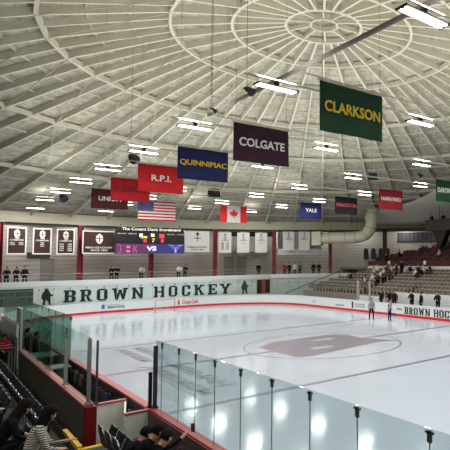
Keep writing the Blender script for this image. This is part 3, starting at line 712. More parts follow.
# flags
fx0, fy0, fw, fh = -3.0, 25.6, 3.4, 1.85
t = thing('national_flag', 'American flag hanging above the scoreboard', 'flag', (fx0+fw/2, fy0, 8.8), group=None, world=True)
fr_m = mat('flag_red', (196, 40, 52), rough=.9); fw_m = mat('flag_white', (228, 224, 220), rough=.9); fb_m = mat('flag_blue', (42, 52, 112), rough=.9)
zt = 10.62
for k in range(13):
    z1 = zt-fh*k/13; MB().box(fx0, fx0+fw, fy0, fy0+.015, z1-fh/13, z1).build('stripe', fr_m if k % 2 == 0 else fw_m, t)
MB().box(fx0, fx0+fw*.4, fy0-.012, fy0-.001, zt-fh*7/13, zt).build('canton', fb_m, t)
b = MB()
for rI in range(9):
    for c_ in range(6 if rI % 2 == 0 else 5):
        sx = fx0+fw*.4*((c_+(.5 if rI % 2 == 0 else 1))/6); sz = zt-fh*7/13*((rI+.5)/9)
        b.prism([(.045*(1 if q % 2 == 0 else .4)*sin(q*pi/5), .045*(1 if q % 2 == 0 else .4)*cos(q*pi/5)) for q in range(10)], ((sx, fy0-.014, sz), (1, 0, 0), (0, 0, 1)), 0, .005)
b.build('stars', fw_m, t)
MB().tube([(fx0-.1, fy0, zt+.03), (fx0+fw+.1, fy0, zt+.03)], .025, 6).build('top_pole', rod_m, t)
fx0, fy0, fw, fh = 4.75, 25.3, 2.9, 1.75
t = thing('national_flag', 'Canadian flag hanging left of the middle', 'flag', (fx0+fw/2, fy0, 8.8), world=True)
cr_m = mat('flag_bright_red', (222, 44, 48), rough=.9)
MB().box(fx0, fx0+fw*.25, fy0, fy0+.015, zt-fh, zt).build('side_bar', cr_m, t); MB().box(fx0+fw*.75, fx0+fw, fy0, fy0+.015, zt-fh, zt).build('side_bar', cr_m, t)
MB().box(fx0+fw*.25, fx0+fw*.75, fy0, fy0+.015, zt-fh, zt).build('field', fw_m, t)
half = [(0, 1), (.14, .72), (.3, .8), (.22, .4), (.42, .6), (.5, .5), (.72, .54), (.64, .34), (.74, .24), (.42, -.06), (.46, -.2), (.06, -.14), (.06, -.5)]
leaf = half+[(-x, y) for x, y in half[::-1]]
MB().prism([(x*.62, y*.62) for x, y in leaf[:-1]], ((fx0+fw/2, fy0-.001, zt-fh*.55), (1, 0, 0), (0, 0, 1)), 0, .02).build('maple_leaf', cr_m, t)
MB().tube([(fx0-.1, fy0, zt+.03), (fx0+fw+.1, fy0, zt+.03)], .025, 6).build('top_pole', rod_m, t)

# ------------------------------------------------------------------ scoreboard, wall banners: local frame on the ring, x right, -y towards the ice
def ring_thing(name, label, cat, az, r, z, group=None):
    return thing(name, label, cat, (r*sin(rad(az)), r*cos(rad(az)), z), -rad(az), group=group)
sb = ring_thing('scoreboard', 'wide scoreboard with a purple screen reading VS under the dome edge', 'scoreboard', .98, 33.2, 5.75)
LF = lambda x, z, y=-.2: ((x, y, z), (1, 0, 0), (0, 0, 1))
MB().box(-3.47, 3.47, -.15, .15, 0, 2.4).build('cabinet', black, sb)
MB().box(-3.4, 3.4, -.19, .05, 2.4, 2.8).build('name_strip', mat('strip_black', (24, 22, 24)), sb)
text_mesh('board_lettering', 'The Conant Davis Scoreboard', LF(.05, 2.6), 1, mat('lit_cream', (240, 232, 214), emit=.6), sb, .01, .02, width=5.9, height=.3)
MB().box(-3.42, -1.35, -.19, -.14, 1.15, 2.2).build('dark_panel', mat('led_off', (18, 18, 20)), sb)
MB().box(1.5, 3.42, -.19, -.14, 1.15, 2.2).build('dark_panel', mat('led_off', (18, 18, 20)), sb)
text_mesh('board_lettering', 'BROWN   VISITOR', LF(-2.4, 2.1), 1, wtxt, sb, .0, .02, width=1.8, height=.12)
text_mesh('board_lettering', 'BROWN   VISITOR', LF(2.5, 2.1), 1, wtxt, sb, .0, .02, width=1.8, height=.12)
MB().box(-1.25, 1.4, -.2, -.14, 1.15, 2.2).build('score_panel', mat('score_black', (30, 22, 26)), sb)
for x, z, w_, h_, m_ in ((-1.05, 1.95, .32, .36, mat('lit_white', (240, 236, 226), emit=.7)), (.1, 1.98, .34, .32, mat('lit_white', (240, 236, 226), emit=.7)), (1.05, 1.9, .5, .45, mat('lit_red', (226, 54, 60), emit=.8)),
                         (-.75, 1.75, .6, .22, mat('lit_yellow', (244, 190, 60), emit=.8)), (-.65, 1.35, .3, .3, mat('lit_red', (226, 54, 60), emit=.8)), (1.1, 1.38, .26, .34, mat('lit_red', (226, 54, 60), emit=.8))):
    MB().box(x-w_/2, x+w_/2, -.215, -.2, z-h_/2, z+h_/2).build('lit_block', m_, sb)
text_mesh('board_lettering', '7', LF(.2, 1.42, -.21), 1, mat('lit_yellow', (244, 190, 60), emit=.8), sb, .03, .02, width=.28, height=.4)
MB().box(-3.45, 3.45, -.22, -.15, 0, 1.05).build('video_screen', mat('screen_purple', (62, 38, 92), rough=.3, emit=.6), sb); sb = bpy.data.objects[[o_ for o_ in sb.children if o_.name.startswith('video_screen')][0].name]
MB().box(-3.45, -.2, -.23, -.221, 0.02, 1.03).build('screen_left', mat('screen_plum', (84, 42, 84), rough=.3, emit=.5), sb)
MB().box(-.2, 3.45, -.23, -.221, 0.02, 1.03).build('screen_right', mat('screen_indigo', (52, 46, 104), rough=.3, emit=.5), sb)
pk = mat('screen_pink', (190, 96, 130), emit=.7); lil = mat('screen_lilac', (214, 196, 240), emit=.9)
text_mesh('screen_lettering', 'VS', LF(.0, .55, -.24), 1, lil, sb, .04, .02, width=1.0, height=.5)
b = MB(); b.tube([(-3.25, -.245, .92), (-2.95, -.245, .85), (-3.05, -.245, .55), (-2.85, -.245, .5), (-3.05, -.245, .4), (-2.95, -.245, .15), (-3.25, -.245, .1)], .03, 4)
b.tube([(-1.75, -.245, .9), (-1.75, -.245, .1)], .03, 4).tube([(-1.45, -.245, .9), (-1.6, -.245, .55), (-1.45, -.245, .1)], .03, 4)
for z in (.25, .7): b.box(-2.45, -2.1, -.25, -.235, z-.12, z+.12)
b.build('screen_emblem', pk, sb)
b = MB(); b.tube([(1.75, -.245, .92), (2.2, -.245, .9), (2.5, -.245, .55), (2.8, -.245, .9), (3.25, -.245, .92)], .035, 4).tube([(2.5, -.245, .55), (2.5, -.245, .1)], .05, 4).tube([(2.0, -.245, .75), (2.42, -.245, .4), (2.42, -.245, .1)], .02, 4).tube([(3.0, -.245, .75), (2.58, -.245, .4), (2.58, -.245, .1)], .02, 4)
b.build('screen_emblem', mat('screen_blue_white', (150, 160, 230), emit=.8), sb)
sb = sb.parent
for x in (-3, 3): MB().tube([(x, 0, 2.62), (x, 0, 3.1)], .04, 6).build('hanger', dark_rod, sb)

def wall_banner(label, az, r, z0, z1, wd, base, frame, lines, ink, emblem=True, group=None):
    t = ring_thing('wall_banner', label, 'banner', az, r, z0, group)
    h = z1-z0
    t0 = t; t = MB().box(-wd/2, wd/2, -.02, .02, 0, h).build('cloth', base, t0)
    if frame:
        b = MB(); e = .11
        for q in ((-wd/2, -wd/2+e, 0, h), (wd/2-e, wd/2, 0, h), (-wd/2+e, wd/2-e, 0, e), (-wd/2+e, wd/2-e, h-e, h)): b.box(q[0], q[1], -.035, .035, q[2], q[3])
        b.build('border', frame, t)
    else: MB().box(-wd/2, wd/2, -.03, .03, h-.04, h+.02).build('top_rod', rod_m, t)
    if emblem:
        s_ = emblem; ez = h*.77 if h > wd else h*.66
        if ink == wtxt:
            MB().prism([(-.22*s_, .2*s_), (0, .38*s_), (.22*s_, .2*s_), (.25*s_, -.1*s_), (.14*s_, -.32*s_), (0, -.4*s_), (-.14*s_, -.32*s_), (-.25*s_, -.1*s_)], LF(0, ez, -.035), 0, .012).build('crest', ink, t)
            MB().box(-.22*s_, .22*s_, -.055, -.048, ez-.03*s_, ez+.03*s_).box(-.03*s_, .03*s_, -.055, -.048, ez-.3*s_, ez+.2*s_).build('crest_cross', base, t)
        else:
            MB().box(-.3*s_, .3*s_, -.04, -.025, ez-.03*s_, ez+.03*s_).box(-.03*s_, .03*s_, -.041, -.025, ez-.3*s_, ez+.3*s_).build('crest_cross', ink, t)
            MB().prism([(.14*s_*sin(q*pi/4), .14*s_*cos(q*pi/4)) for q in range(8)], LF(0, ez+.38*s_, -.03), 0, .012).build('crest', ink, t)
    for tx, fz, fw_, fh_, fx_ in lines:
        text_mesh('banner_lettering', tx, LF(fx_*wd, fz*h, -.045), 1, ink, t, .015, .01, width=fw_*wd, height=fh_*h)
    return t0
TW = [('TEAM', .6, .24, .05, 0), ('CHAMPIONS', .53, .68, .06, 0)]
for az, nm, cols in ((-19.33, 'leftmost small brown wall banner with white border and two short columns', 2), (-15.77, 'middle small brown wall banner with white border and one column of text', 1), (-12.34, 'right small brown wall banner with white border and long columns', 3)):
    ln = TW+([('1951\n1965', .4, .24, .1, -.22), ('1976\n1993', .4, .24, .1, .22)] if cols == 2 else [('1965\n1976\n1993', .38, .2, .17, 0)] if cols == 1 else [('1951\n1965\n1976\n1991', .28, .24, .3, -.22), ('1993\n1995\n2003\n2008', .28, .24, .3, .22)])
    wall_banner(nm, az, 34.0, 5.68, 8.15, 1.6, brown_m, white_cloth, ln, wtxt, 1.0, 'small brown banners with white borders')
wall_banner('wide brown wall banner with white border and crest beside the scoreboard', -6.98, 34.3, 5.75, 8.1, 3.15, brown_m, white_cloth, [("MEN'S ICE HOCKEY", .27, .8, .08, 0), ('SINCE 1898', .15, .5, .07, 0)], wtxt, 1.35)
ink2 = mat('ink_dark', (60, 52, 52))
wall_banner('wide white wall banner with a dark cross right of the scoreboard', 9.73, 34.2, 5.92, 8.35, 2.66, white_cloth, None, [("WOMEN'S ICE HOCKEY", .24, .84, .08, 0), ('SINCE 1964', .12, .5, .07, 0)], ink2, 1.3)
LW = [('TEAM', .66, .3, .04, 0), ('CHAMPIONS', .6, .6, .05, 0)]
ink3 = mat('ink_mid', (120, 112, 112))
for az, nm, c in ((14.91, 'leftmost of the three small white wall banners, with two text columns', 1), (18.42, 'middle of the three small white wall banners', 0), (21.93, 'right one of the three small white wall banners', 0)):
    ln = LW+([('1984\n1985\n1990\n1992', .32, .22, .36, -.2), ('1994\n1996\n1997\n1999', .32, .22, .36, .2)] if c else [('IVY', .45, .25, .05, 0)])
    wall_banner(nm, az, 34.2, 5.85, 8.25, 1.42, white_cloth, None, ln, ink3, .8, 'small white wall banners')
for az, nm in ((27.4, 'left white banner on the white booth front'), (30.62, 'right white banner on the white booth front')):
    wall_banner(nm, az, 34.0, 6.1, 8.4, 1.35, white_cloth, None, LW, ink3, .8, 'white banners on the booth')
# dark recess behind the white banners: roller units
for az, lab in ((17.4, 'left'), (20.6, 'middle'), (23.6, 'right')):
    t = ring_thing('wall_cabinet', f'{lab} pale louvre box seen between the small white banners', 'box', az, 37.4, 6.0, group='pale boxes behind the white banners')
    MB().box(-.6, .6, -.5, .3, 0, 1.9).build('box', mat('box_pale', (186, 184, 180)), t); MB().box(-.62, .62, -.53, -.5, 1.9, 2.6).build('louvre', black, t)

# ------------------------------------------------------------------ press booth left of the duct
t = ring_thing('press_booth', 'white press booth raised on the wall below the left end of the duct', 'booth', 30.0, 35.0, 5.55)
MB().box(-2.9, 2.6, -.3, 1.8, 0, .22).build('booth_floor', mat('booth_white', (206, 204, 200)), t)
MB().box(-2.9, 2.6, -.3, -.2, .22, .75).build('front_panel', mat('booth_white', (206, 204, 200)), t)
MB().box(-2.9, 2.6, .9, 1.0, .75, 2.9).build('back_panel', mat('booth_grey', (176, 174, 172)), t)
MB().box(-2.9, -2.8, -.3, 1.8, .22, 2.9).build('side_panel', mat('booth_white', (206, 204, 200)), t)
MB().box(2.5, 2.6, -.3, 1.8, .22, 2.9).build('side_panel', mat('booth_white', (206, 204, 200)), t)
for x in (-2.2, -.3, 1.9): MB().box(x-.05, x+.05, -.25, -.15, .75, 2.9).build('mullion', steel, t)
for x, z in ((-2.1, 1.1), (-2.0, 1.8), (.2, 1.2), (.25, 1.9), (2.1, 1.3)): MB().box(x-.14, x+.14, .82, .9, z, z+.28).build('equipment_box', black, t)

# ------------------------------------------------------------------ big round duct
t = thing('air_duct', 'large cream round air duct that turns up into the dome', 'duct', (22, 26, 7.8), world=True)
A = Vector((18.0, 27.9, 7.5))
path = [A, Vector((19.35, 26.5, 7.55)), Vector((20.5, 24.8, 7.55)), Vector((21.1, 23.5, 7.6))]
el = []
p0, p1, p2 = path[-1], Vector((22.0, 21.9, 7.65)), Vector((22.0, 21.8, 9.6))
for k in range(1, 9):
    u = k/8; el.append(p0*(1-u)**2+p1*2*u*(1-u)+p2*u*u)
up = [Vector((22.0, 21.8, 10.4)), Vector((22.3, 21.7, 11.1))]
full = path+el+up
b = MB().tube(full, .7, 20); b.build('duct_pipe', cream, t, smooth=True)
def collar(p, d, r=.725):
    d = d.normalized(); return MB().tube([p-d*.04, p+d*.04], r, 20)
for i in (1, 2, 3, 6, 9, 12): collar(full[i], full[min(i+1, len(full)-1)]-full[i-1]).build('collar', mat('duct_seam', (178, 174, 152)), t)
dd = (A-full[1]).normalized()
MB().beam(A-dd*.85, A+dd*.25, 1.65, 1.65).build('plenum_box', cream, t)
for i in (1, 3): MB().tube([full[i]+Vector((0, 0, .7)), full[i]+Vector((0, 0, 2.6))], .02, 5).build('hanger', dark_rod, t)

# ------------------------------------------------------------------ smooth white soffit over the upper stand
n = 24; b = MB(); V = []
RT = [(43.4, 33.0), (44.3, 31.87), (46.1, 30.8), (51.8, 30.2), (54.9, 29.2), (58.4, 28.0), (62.4, 26.4), (66.3, 25.0), (72, 24.2), (80, 24)]
for k in range(n+1):
    a = 43.4+36*k/n
    for (a0, r0), (a1, r1) in zip(RT, RT[1:]):
        if a0 <= a <= a1: rt = r0+(r1-r0)*(a-a0)/(a1-a0)
    row = []
    for u in (0, .25, .5, .75, 1):
        r_ = 34.6-(34.6-rt)*u; z_ = dz(r_)-.15-.5*(1-u)
        row.append((b.bm.verts.new((r_*sin(rad(a)), r_*cos(rad(a)), z_)), b.bm.verts.new((r_*sin(rad(a)), r_*cos(rad(a)), z_+.08))))
    V.append(row)
for p_, q_ in zip(V, V[1:]):
    for j in range(4):
        for s_ in (0, 1): b._f([p_[j][s_], q_[j][s_], q_[j+1][s_], p_[j+1][s_]])
    for j in (0, 4): b._f([p_[j][0], q_[j][0], q_[j][1], p_[j][1]])
for e in (V[0], V[-1]):
    for j in range(4): b._f([e[j][0], e[j+1][0], e[j+1][1], e[j][1]])
sf = b.build('soffit_panel', soff, smooth=True); tag(sf, 'smooth white curved soffit above the upper far stand', 'soffit')
tag(MB().sweep(arc(34.4, 43.5, 80, 16), [(.0, 8.6), (.3, 8.6), (.3, 8.85), (.0, 8.85)]).build('eave_beam', mat('eave_dark', (70, 62, 56))), 'dark beam under the white soffit', 'beam')
# curtained window strip
wn = struct(MB().sweep(arc(38.05, 49.5, 66, 10), [(0, 7.2), (.06, 7.2), (.06, 8.4), (0, 8.4)]).build('window_1', mat('curtain_grey_blue', (80, 80, 86), rough=.7)))
for k in range(22):
    a = 49.7+.75*k; x, y = 37.98*sin(rad(a)), 37.98*cos(rad(a)); MB().beam((x, y, 7.2), (x, y, 8.4), .07, .07, up=(0, 1, 0)).build('mullion', mat('mullion', (70, 72, 84)), wn)
# hanging camera balcony at the right edge
t = thing('camera_balcony', 'dark hanging balcony at the right edge above the upper stand', 'balcony', (24, 8, 8), world=True)
MB().box(23.4, 25.6, 4, 14.15, 7.95, 8.15).build('deck', darkg, t)
MB().box(23.36, 23.46, 4, 14.2, 8.0, 9.2).build('front_panel', mat('balcony_panel', (66, 58, 54)), t)
MB().box(23.4, 25.6, 14.1, 14.2, 8.0, 9.2).build('end_panel', mat('balcony_panel', (66, 58, 54)), t)
for y in (5, 9, 13.8): MB().tube([(25.3, y, 8.0), (25.3, y, 11.0)], .04, 6).build('hanger', dark_rod, t)
MB().prism([(0, 0), (2.2, 0), (1.5, -1.2), (1.1, -1.8)], ((24.0, 13.4, 7.95), (0, -1, 0), (0, 0, 1)), -.4, .4).build('speaker_horn', black, t)
t = thing('stair_flight', 'white striped stair flight at the right frame edge under the balcony', 'stairs', (27.5, 15.5, 5.5), world=True)
for k in range(6): MB().beam((27.5, 16.0-.3*k, 6.2+.18*k), (27.5, 15.4-.3*k, 7.0+.18*k), .08, .12, up=(1, 0, 0)).build('baluster', white_m, t)
MB().beam((27.5, 16.5, 6.0), (27.5, 13.8, 7.6), .1, .16).build('stringer', post_red, t)
# speakers
def speaker(label, x, y, z, s=.3, ball=True):
    t = thing('ceiling_speaker', label, 'speaker', (x, y, z), group='black speakers under the dome', rz=.4)
    if ball:
        MB().tube([(0, -.25*s/.3, -.2*s/.3), (0, -.1*s/.3, -.08*s/.3), (0, .1, .06), (0, .2, .1)], [s, s*.85, s*.55, s*.3], 14).build('horn', black, t, smooth=False)
    else:
        MB().prism([(-s*1.2, -s), (s*1.2, -s), (s, s), (-s, s)], ((0, 0, 0), (1, 0, 0), (0, 0, 1)), -s, s).build('cabinet', black, t, bevel=.02)
        MB().prism([(s*.7*sin(q*pi/6), s*.7*cos(q*pi/6)) for q in range(12)], ((0, -s, 0), (1, 0, 0), (0, 0, 1)), 0, .02).build('speaker_cone', darkg, t)
    MB().tube([(0, .1, .1), (0, .1, dz(sqrt(x*x+y*y))-z)], .01, 6).build('hanger', dark_rod, t)
speaker('black horn speaker hanging up left of the red banners', -8.97, 6.3, 11.0, .3)
speaker('small black round speaker at the far left under the dome', -9.1, 24.9, 10.4, .34)
speaker('dark reddish horn speaker beside a light left of the green banner', -9.51, -9.14, 11.0, .16)
speaker('black box speaker hanging between the middle rows of lights', 5.9, 2.4, 10.9, .24, False)
speaker('small dark horn speaker at the upper right', 8.49, .22, 11.0, .14)
speaker('black box speaker hanging above the Canadian flag', 1.44, 19.2, 11.0, .36, False)
speaker('tiny black horn on a pipe left of the maroon banner', -9.4, -5.95, 11.0, .09)

# ------------------------------------------------------------------ far side stand
seat_pr = bpy.data.meshes.new('stadium_seat')
def far_seat_mesh(name, mb_, mr_):      # facing -x: backrest behind, seat tipped up, slim rim, foot
    b = MB()
    b.prism([(-.22, 0), (.22, 0), (.22, .36), (.16, .44), (-.16, .44), (-.22, .36)], ((.2, 0, .42), (0, 1, 0), (.12, 0, 1)), -.02, .02)
    b.prism([(-.2, 0), (.2, 0), (.2, .36), (-.2, .36)], ((.0, 0, .4), (0, 1, 0), (.25, 0, 1)), -.03, .03)
    b.mi = 1
    b.box(-.02, .1, -.24, -.2, 0, .62); b.box(-.2, .1, -.27, -.23, .6, .65)
    b.prism([(-.17, .44), (.17, .44), (.17, .48), (-.17, .48)], ((.2, 0, .42), (0, 1, 0), (.12, 0, 1)), -.03, .03)
    b.mi = 0
    me_o = b.build(name, [mb_, mr_]); return me_o
random.seed(11)
t = thing('far_grandstand', 'stepped concrete base of the lower seating along the far side', 'grandstand', (15.2, 12, 0), world=True)
ROWS = [(15.75+.88*k, 1.3+.28*k) for k in range(7)]
def yl(x): return 25.6-(x-15.7)*.75
for x, z in ROWS:
    MB().box(x-.5, x+.38, -6, yl(x)+.5, 0 if x < 16 else z-.4, z).build('tread', tread_m, t)
MB().box(15.15, 15.24, 10.9, 26, 0, 1.45).build('front_wall', mat('stand_front_tan', (150, 132, 124)), t)
MB().box(15.1, 15.24, -6, 10.4, 0, 1.85).build('front_wall', white_m, t)
MB().box(21.42, 21.55, -6, 21.8, 3.0, 4.15).build('parapet', white_m, t)
MB().box(21.4, 21.57, -6, 21.8, 4.15, 4.72).build('parapet_board', mat('parapet_maroon', (74, 22, 26)), t)
sp = far_seat_mesh('stadium_seat', seat_tan, seat_rim)
firsts = True
rown = ['front', 'second', 'third', 'fourth', 'fifth', 'sixth', 'top']
for ri_, (x, z) in enumerate(ROWS):
    y = yl(x); lo_ = 2.2+(x-15)*1.0
    while y > lo_:
        if not (14.6 < y < 15.9) and not (ri_ < 2 and 8.5 < y < 9.6):
            o = sp if firsts else sp.copy()
            if not firsts: COL.objects.link(o)
            firsts = False
            o.location = (x, y, z); tag(o, f'tipped up tan and brown seat in the {rown[ri_]} row of the far stand', 'seat', 'tan seats in the far stand')
        y -= .56
# upper stand
b = MB(); b.prism([(21.6, -6), (37, -6)]+[(x, y) for x, y, *_ in arc(38.1, 95, 38, 20)][1:]+[(21.6, 27.5)], ((0, 0, 0), (1, 0, 0), (0, 1, 0)), 3.7, 4.0)
struct(b.build('floor_upper', conc_m))
t = thing('upper_grandstand', 'stepped base of the dark red upper seating at the right', 'grandstand', (23, 12, 4), world=True)
UP = [(23.0+.9*k, 4.25+.42*k) for k in range(5)]
for x, z in UP: MB().box(x-.5, x+.4, 4, 22.5-(x-23)*.5, 4.0, z).build('tread', mat('upper_tread', (70, 40, 40)), t)
ms = far_seat_mesh('theatre_seat', maroon, mat('maroon_rim', (120, 60, 60))); fm = True
for ri_, (x, z) in enumerate(UP):
    y = 22.2-(x-23)*1.9
    while y > 9+(x-23):
        o = ms if fm else ms.copy()
        if not fm: COL.objects.link(o)
        fm = False; o.location = (x, y, z); tag(o, f'dark red seat in the {rown[ri_]} row of the upper stand', 'seat', 'dark red seats in the upper stand')
        y -= .56
railing('thin diagonal stair rail on the wall above the upper stand', [(27.9, 19), (28.5, 14)], 6.2, dark_rod, step=1.2)
for y, lab in ((17.9, 'left white cup shaped lamp on the dark red parapet'), (12.3, 'middle white lamp on the dark red parapet'), (7.4, 'white lamp on the dark red parapet at the right edge')):
    t = thing('parapet_lamp', lab, 'lamp', (21.3, y, 4.4), group='white lamps along the parapet', world=True)
    MB().box(21.2, 21.38, y-.14, y+.14, 4.3, 4.72).build('shade', white_m, t, bevel=.03); MB().box(21.25, 21.4, y-.05, y+.05, 4.2, 4.3).build('bracket', darkg, t)
# sloping rail beside the stand's left end
t = thing('stair_rail', 'dark sloping hand rail in front of the pale wall left of the far stand', 'railing', (14.9, 29.9, 1), world=True)
MB().tube([(14.6, 28.9, 1.0), (20.0, 25.6, 3.5)], .05, 6).build('rail', mat('stair_rail_dark', (80, 82, 84)), t)
for u in (.0, .5, 1): MB().tube([(14.6+5.4*u, 28.9-3.3*u, 1.0+2.5*u), (14.6+5.4*u, 28.9-3.3*u, -.05+2.0*u)], .03, 6).build('baluster', mat('stair_rail_dark', (80, 82, 84)), t)
# far bench floor
tag(MB().box(13.12, 15.1, -6, 15.5, -.05, .3).build('bench_floor', mat('bench_floor', (92, 92, 90))), 'raised floor of the far bench area behind the white boards', 'platform')
tag(MB().box(14.5, 14.85, 10.9, 14.9, .3, 1.35).build('bench_divider', white_m, bevel=.02), 'short white barrier beside the gate of the far bench', 'barrier')
t = thing('far_bench', 'long pale bench behind the far boards', 'bench', (14.6, 3, .3), world=True)
MB().box(14.45, 14.85, -4, 9.8, .75, .8).build('seat', mat('bench_seat', (120, 122, 118)), t)
for y in (-3.5, 0, 3.3, 6.5, 9.5): MB().box(14.5, 14.8, y-.04, y+.04, .3, .75).build('leg', steel, t)

# ------------------------------------------------------------------ goal
t = thing('goal_net', 'red framed ice hockey goal with white netting at the far end', 'goal', (0, 26.8, 0), world=True)
gm = mat('goal_red', (206, 66, 66), rough=.4)
MB().tube([(-.915, 26.8, 0), (-.915, 26.8, 1.22), (.915, 26.8, 1.22), (.915, 26.8, 0)], .035, 8).build('goal_frame', gm, t)
MB().tube([(-.915, 26.8, .03), (-1.0, 27.6, .03), (-.5, 27.9, .03), (.5, 27.9, .03), (1.0, 27.6, .03), (.915, 26.8, .03)], .03, 6).build('base_frame', white_m, t)
MB().tube([(-.915, 26.8, 1.22), (-.6, 27.35, 1.2), (.6, 27.35, 1.2), (.915, 26.8, 1.22)], .02, 6).build('top_frame', white_m, t)
b = MB()
for k in range(13):
    x = -.55+1.1*k/12; b.tube([(x, 27.35, 1.2), (x*1.3, 27.88, .03)], .006, 4)
for k in range(1, 8):
    u = k/8; y = 27.35+.53*u; z = 1.2-1.17*u; xx = .6+.15*u; b.tube([(-xx, y, z), (xx, y, z)], .006, 4)
for s_ in (-1, 1):
    for k in range(6):
        u = k/5; b.tube([(s_*(.915), 26.8, 1.2-1.15*u), (s_*(.6+.3*u), 27.35+.3*u, 1.2-1.15*u)], .006, 4)
b.build('netting', white_cloth, t)

# ------------------------------------------------------------------ near stand
t = thing('near_grandstand', 'dark stepped concrete seating terrace at the lower left', 'grandstand', (-15, -8, 0), world=True)
MB().box(-14.95, -13.3, -24, -11.6, -.06, .62).build('tread', neartread, t)
for k, z in enumerate((.4, .95, 1.5, 2.0)):
    MB().box(-15.78-.82*k, -14.95-.82*k, -24, 14, -.06, z).build('tread', neartread, t)
t = thing('near_steps', 'dark aisle steps with bright yellow edges beside the red post', 'steps', (-14.6, -11.3, 0), world=True)
for k in range(3): MB().box(-14.92, -14.2, -11.0-.2*k, -11.58, .2*k-.05, .2*k+.18).build('step', neartread, t)
MB().box(-14.96, -14.16, -11.08, -10.98, .08, .2).build('yellow_edge', yellow, t)
MB().box(-14.96, -14.86, -11.6, -9.9, .62, .72).build('yellow_edge', yellow, t)
MB().box(-14.96, -14.2, -11.7, -11.56, .6, .66).build('yellow_edge', yellow, t)
tag(MB().box(-15.9, -14.98, 1.15, 1.3, .4, .46).build('yellow_edge_strip', yellow), 'yellow step edge at the left frame edge between black seats', 'step edge')
def near_seat():
    t = thing('arena_seat', 'x', 'seat')
    pl_ = mat('seat_plastic_dark', (24, 26, 34), rough=.4); 
    b = MB(); b.prism([(-.21, 0), (.21, 0), (.22, .3), (.16, .42), (-.16, .42), (-.22, .3)], ((-.2, 0, .42), (0, 1, 0), (-.14, 0, 1)), -.015, .015); b.build('backrest', pl_, t, bevel=.01)
    MB().tube([(-.2, -.22, .45), (-.25, -.23, .72), (-.275, -.16, .86), (-.275, .16, .86), (-.25, .23, .72), (-.2, .22, .45)], .013, 6).build('back_frame', chrome, t, smooth=True)
    MB().prism([(-.2, 0), (.2, 0), (.2, .38), (-.2, .38)], ((-.12, 0, .42), (0, 1, 0), (.35, 0, 1)), -.025, .025).build('seat_pan', pl_, t, bevel=.015)
    MB().tube([(-.2, -.26, .62), (.12, -.26, .63), (.17, -.26, .58)], .02, 6).build('armrest', black, t)
    MB().tube([(-.16, -.26, 0), (-.16, -.26, .62)], .02, 6).build('leg', chrome, t)
    return t
ns = near_seat(); fn = True
rows = [(-15.3, .4, [-10.4+.56*k for k in range(24)], 'front'), (-16.1, .95, [-9.9+.56*k for k in range(14)], 'second'), (-16.1, .95, [-13.4, -12.84], 'second'), (-14.55, .62, [-13.0, -13.56, -14.12], 'rail side'), (-16.9, 1.5, [-13.3+.56*k for k in range(8)], 'third')]
gi = 0
for x, z, ys_, nm in rows:
    for i, y in enumerate(ys_):
        if nm in ('front',) and 0.9 < y < 1.9: continue
        o = ns if fn else copy_tree(ns); fn = False
        o.location = (x, y, z); o['group'] = f'black chrome edged seats, {nm} row at the left'
        o['label'] = f'black folding seat with chrome edge in the {nm} row of the near left stand'
for i, y in enumerate((2.5, 3.4, 4.3)):
    t = thing('crowd_barrier', ['nearest', 'middle', 'farthest'][i]+' dark barrier frame at the left frame edge beyond the bench wall', 'barrier', (-15.0, y, 0), world=True)
    MB().tube([(-15.6, y, .7), (-15.6, y, 1.7), (-14.5, y, 1.7), (-14.5, y, 0)], .03, 6).build('frame', darkg, t); MB().tube([(-15.6, y, 1.3), (-14.5, y, 1.3)], .02, 6).build('crossbar', steel, t)

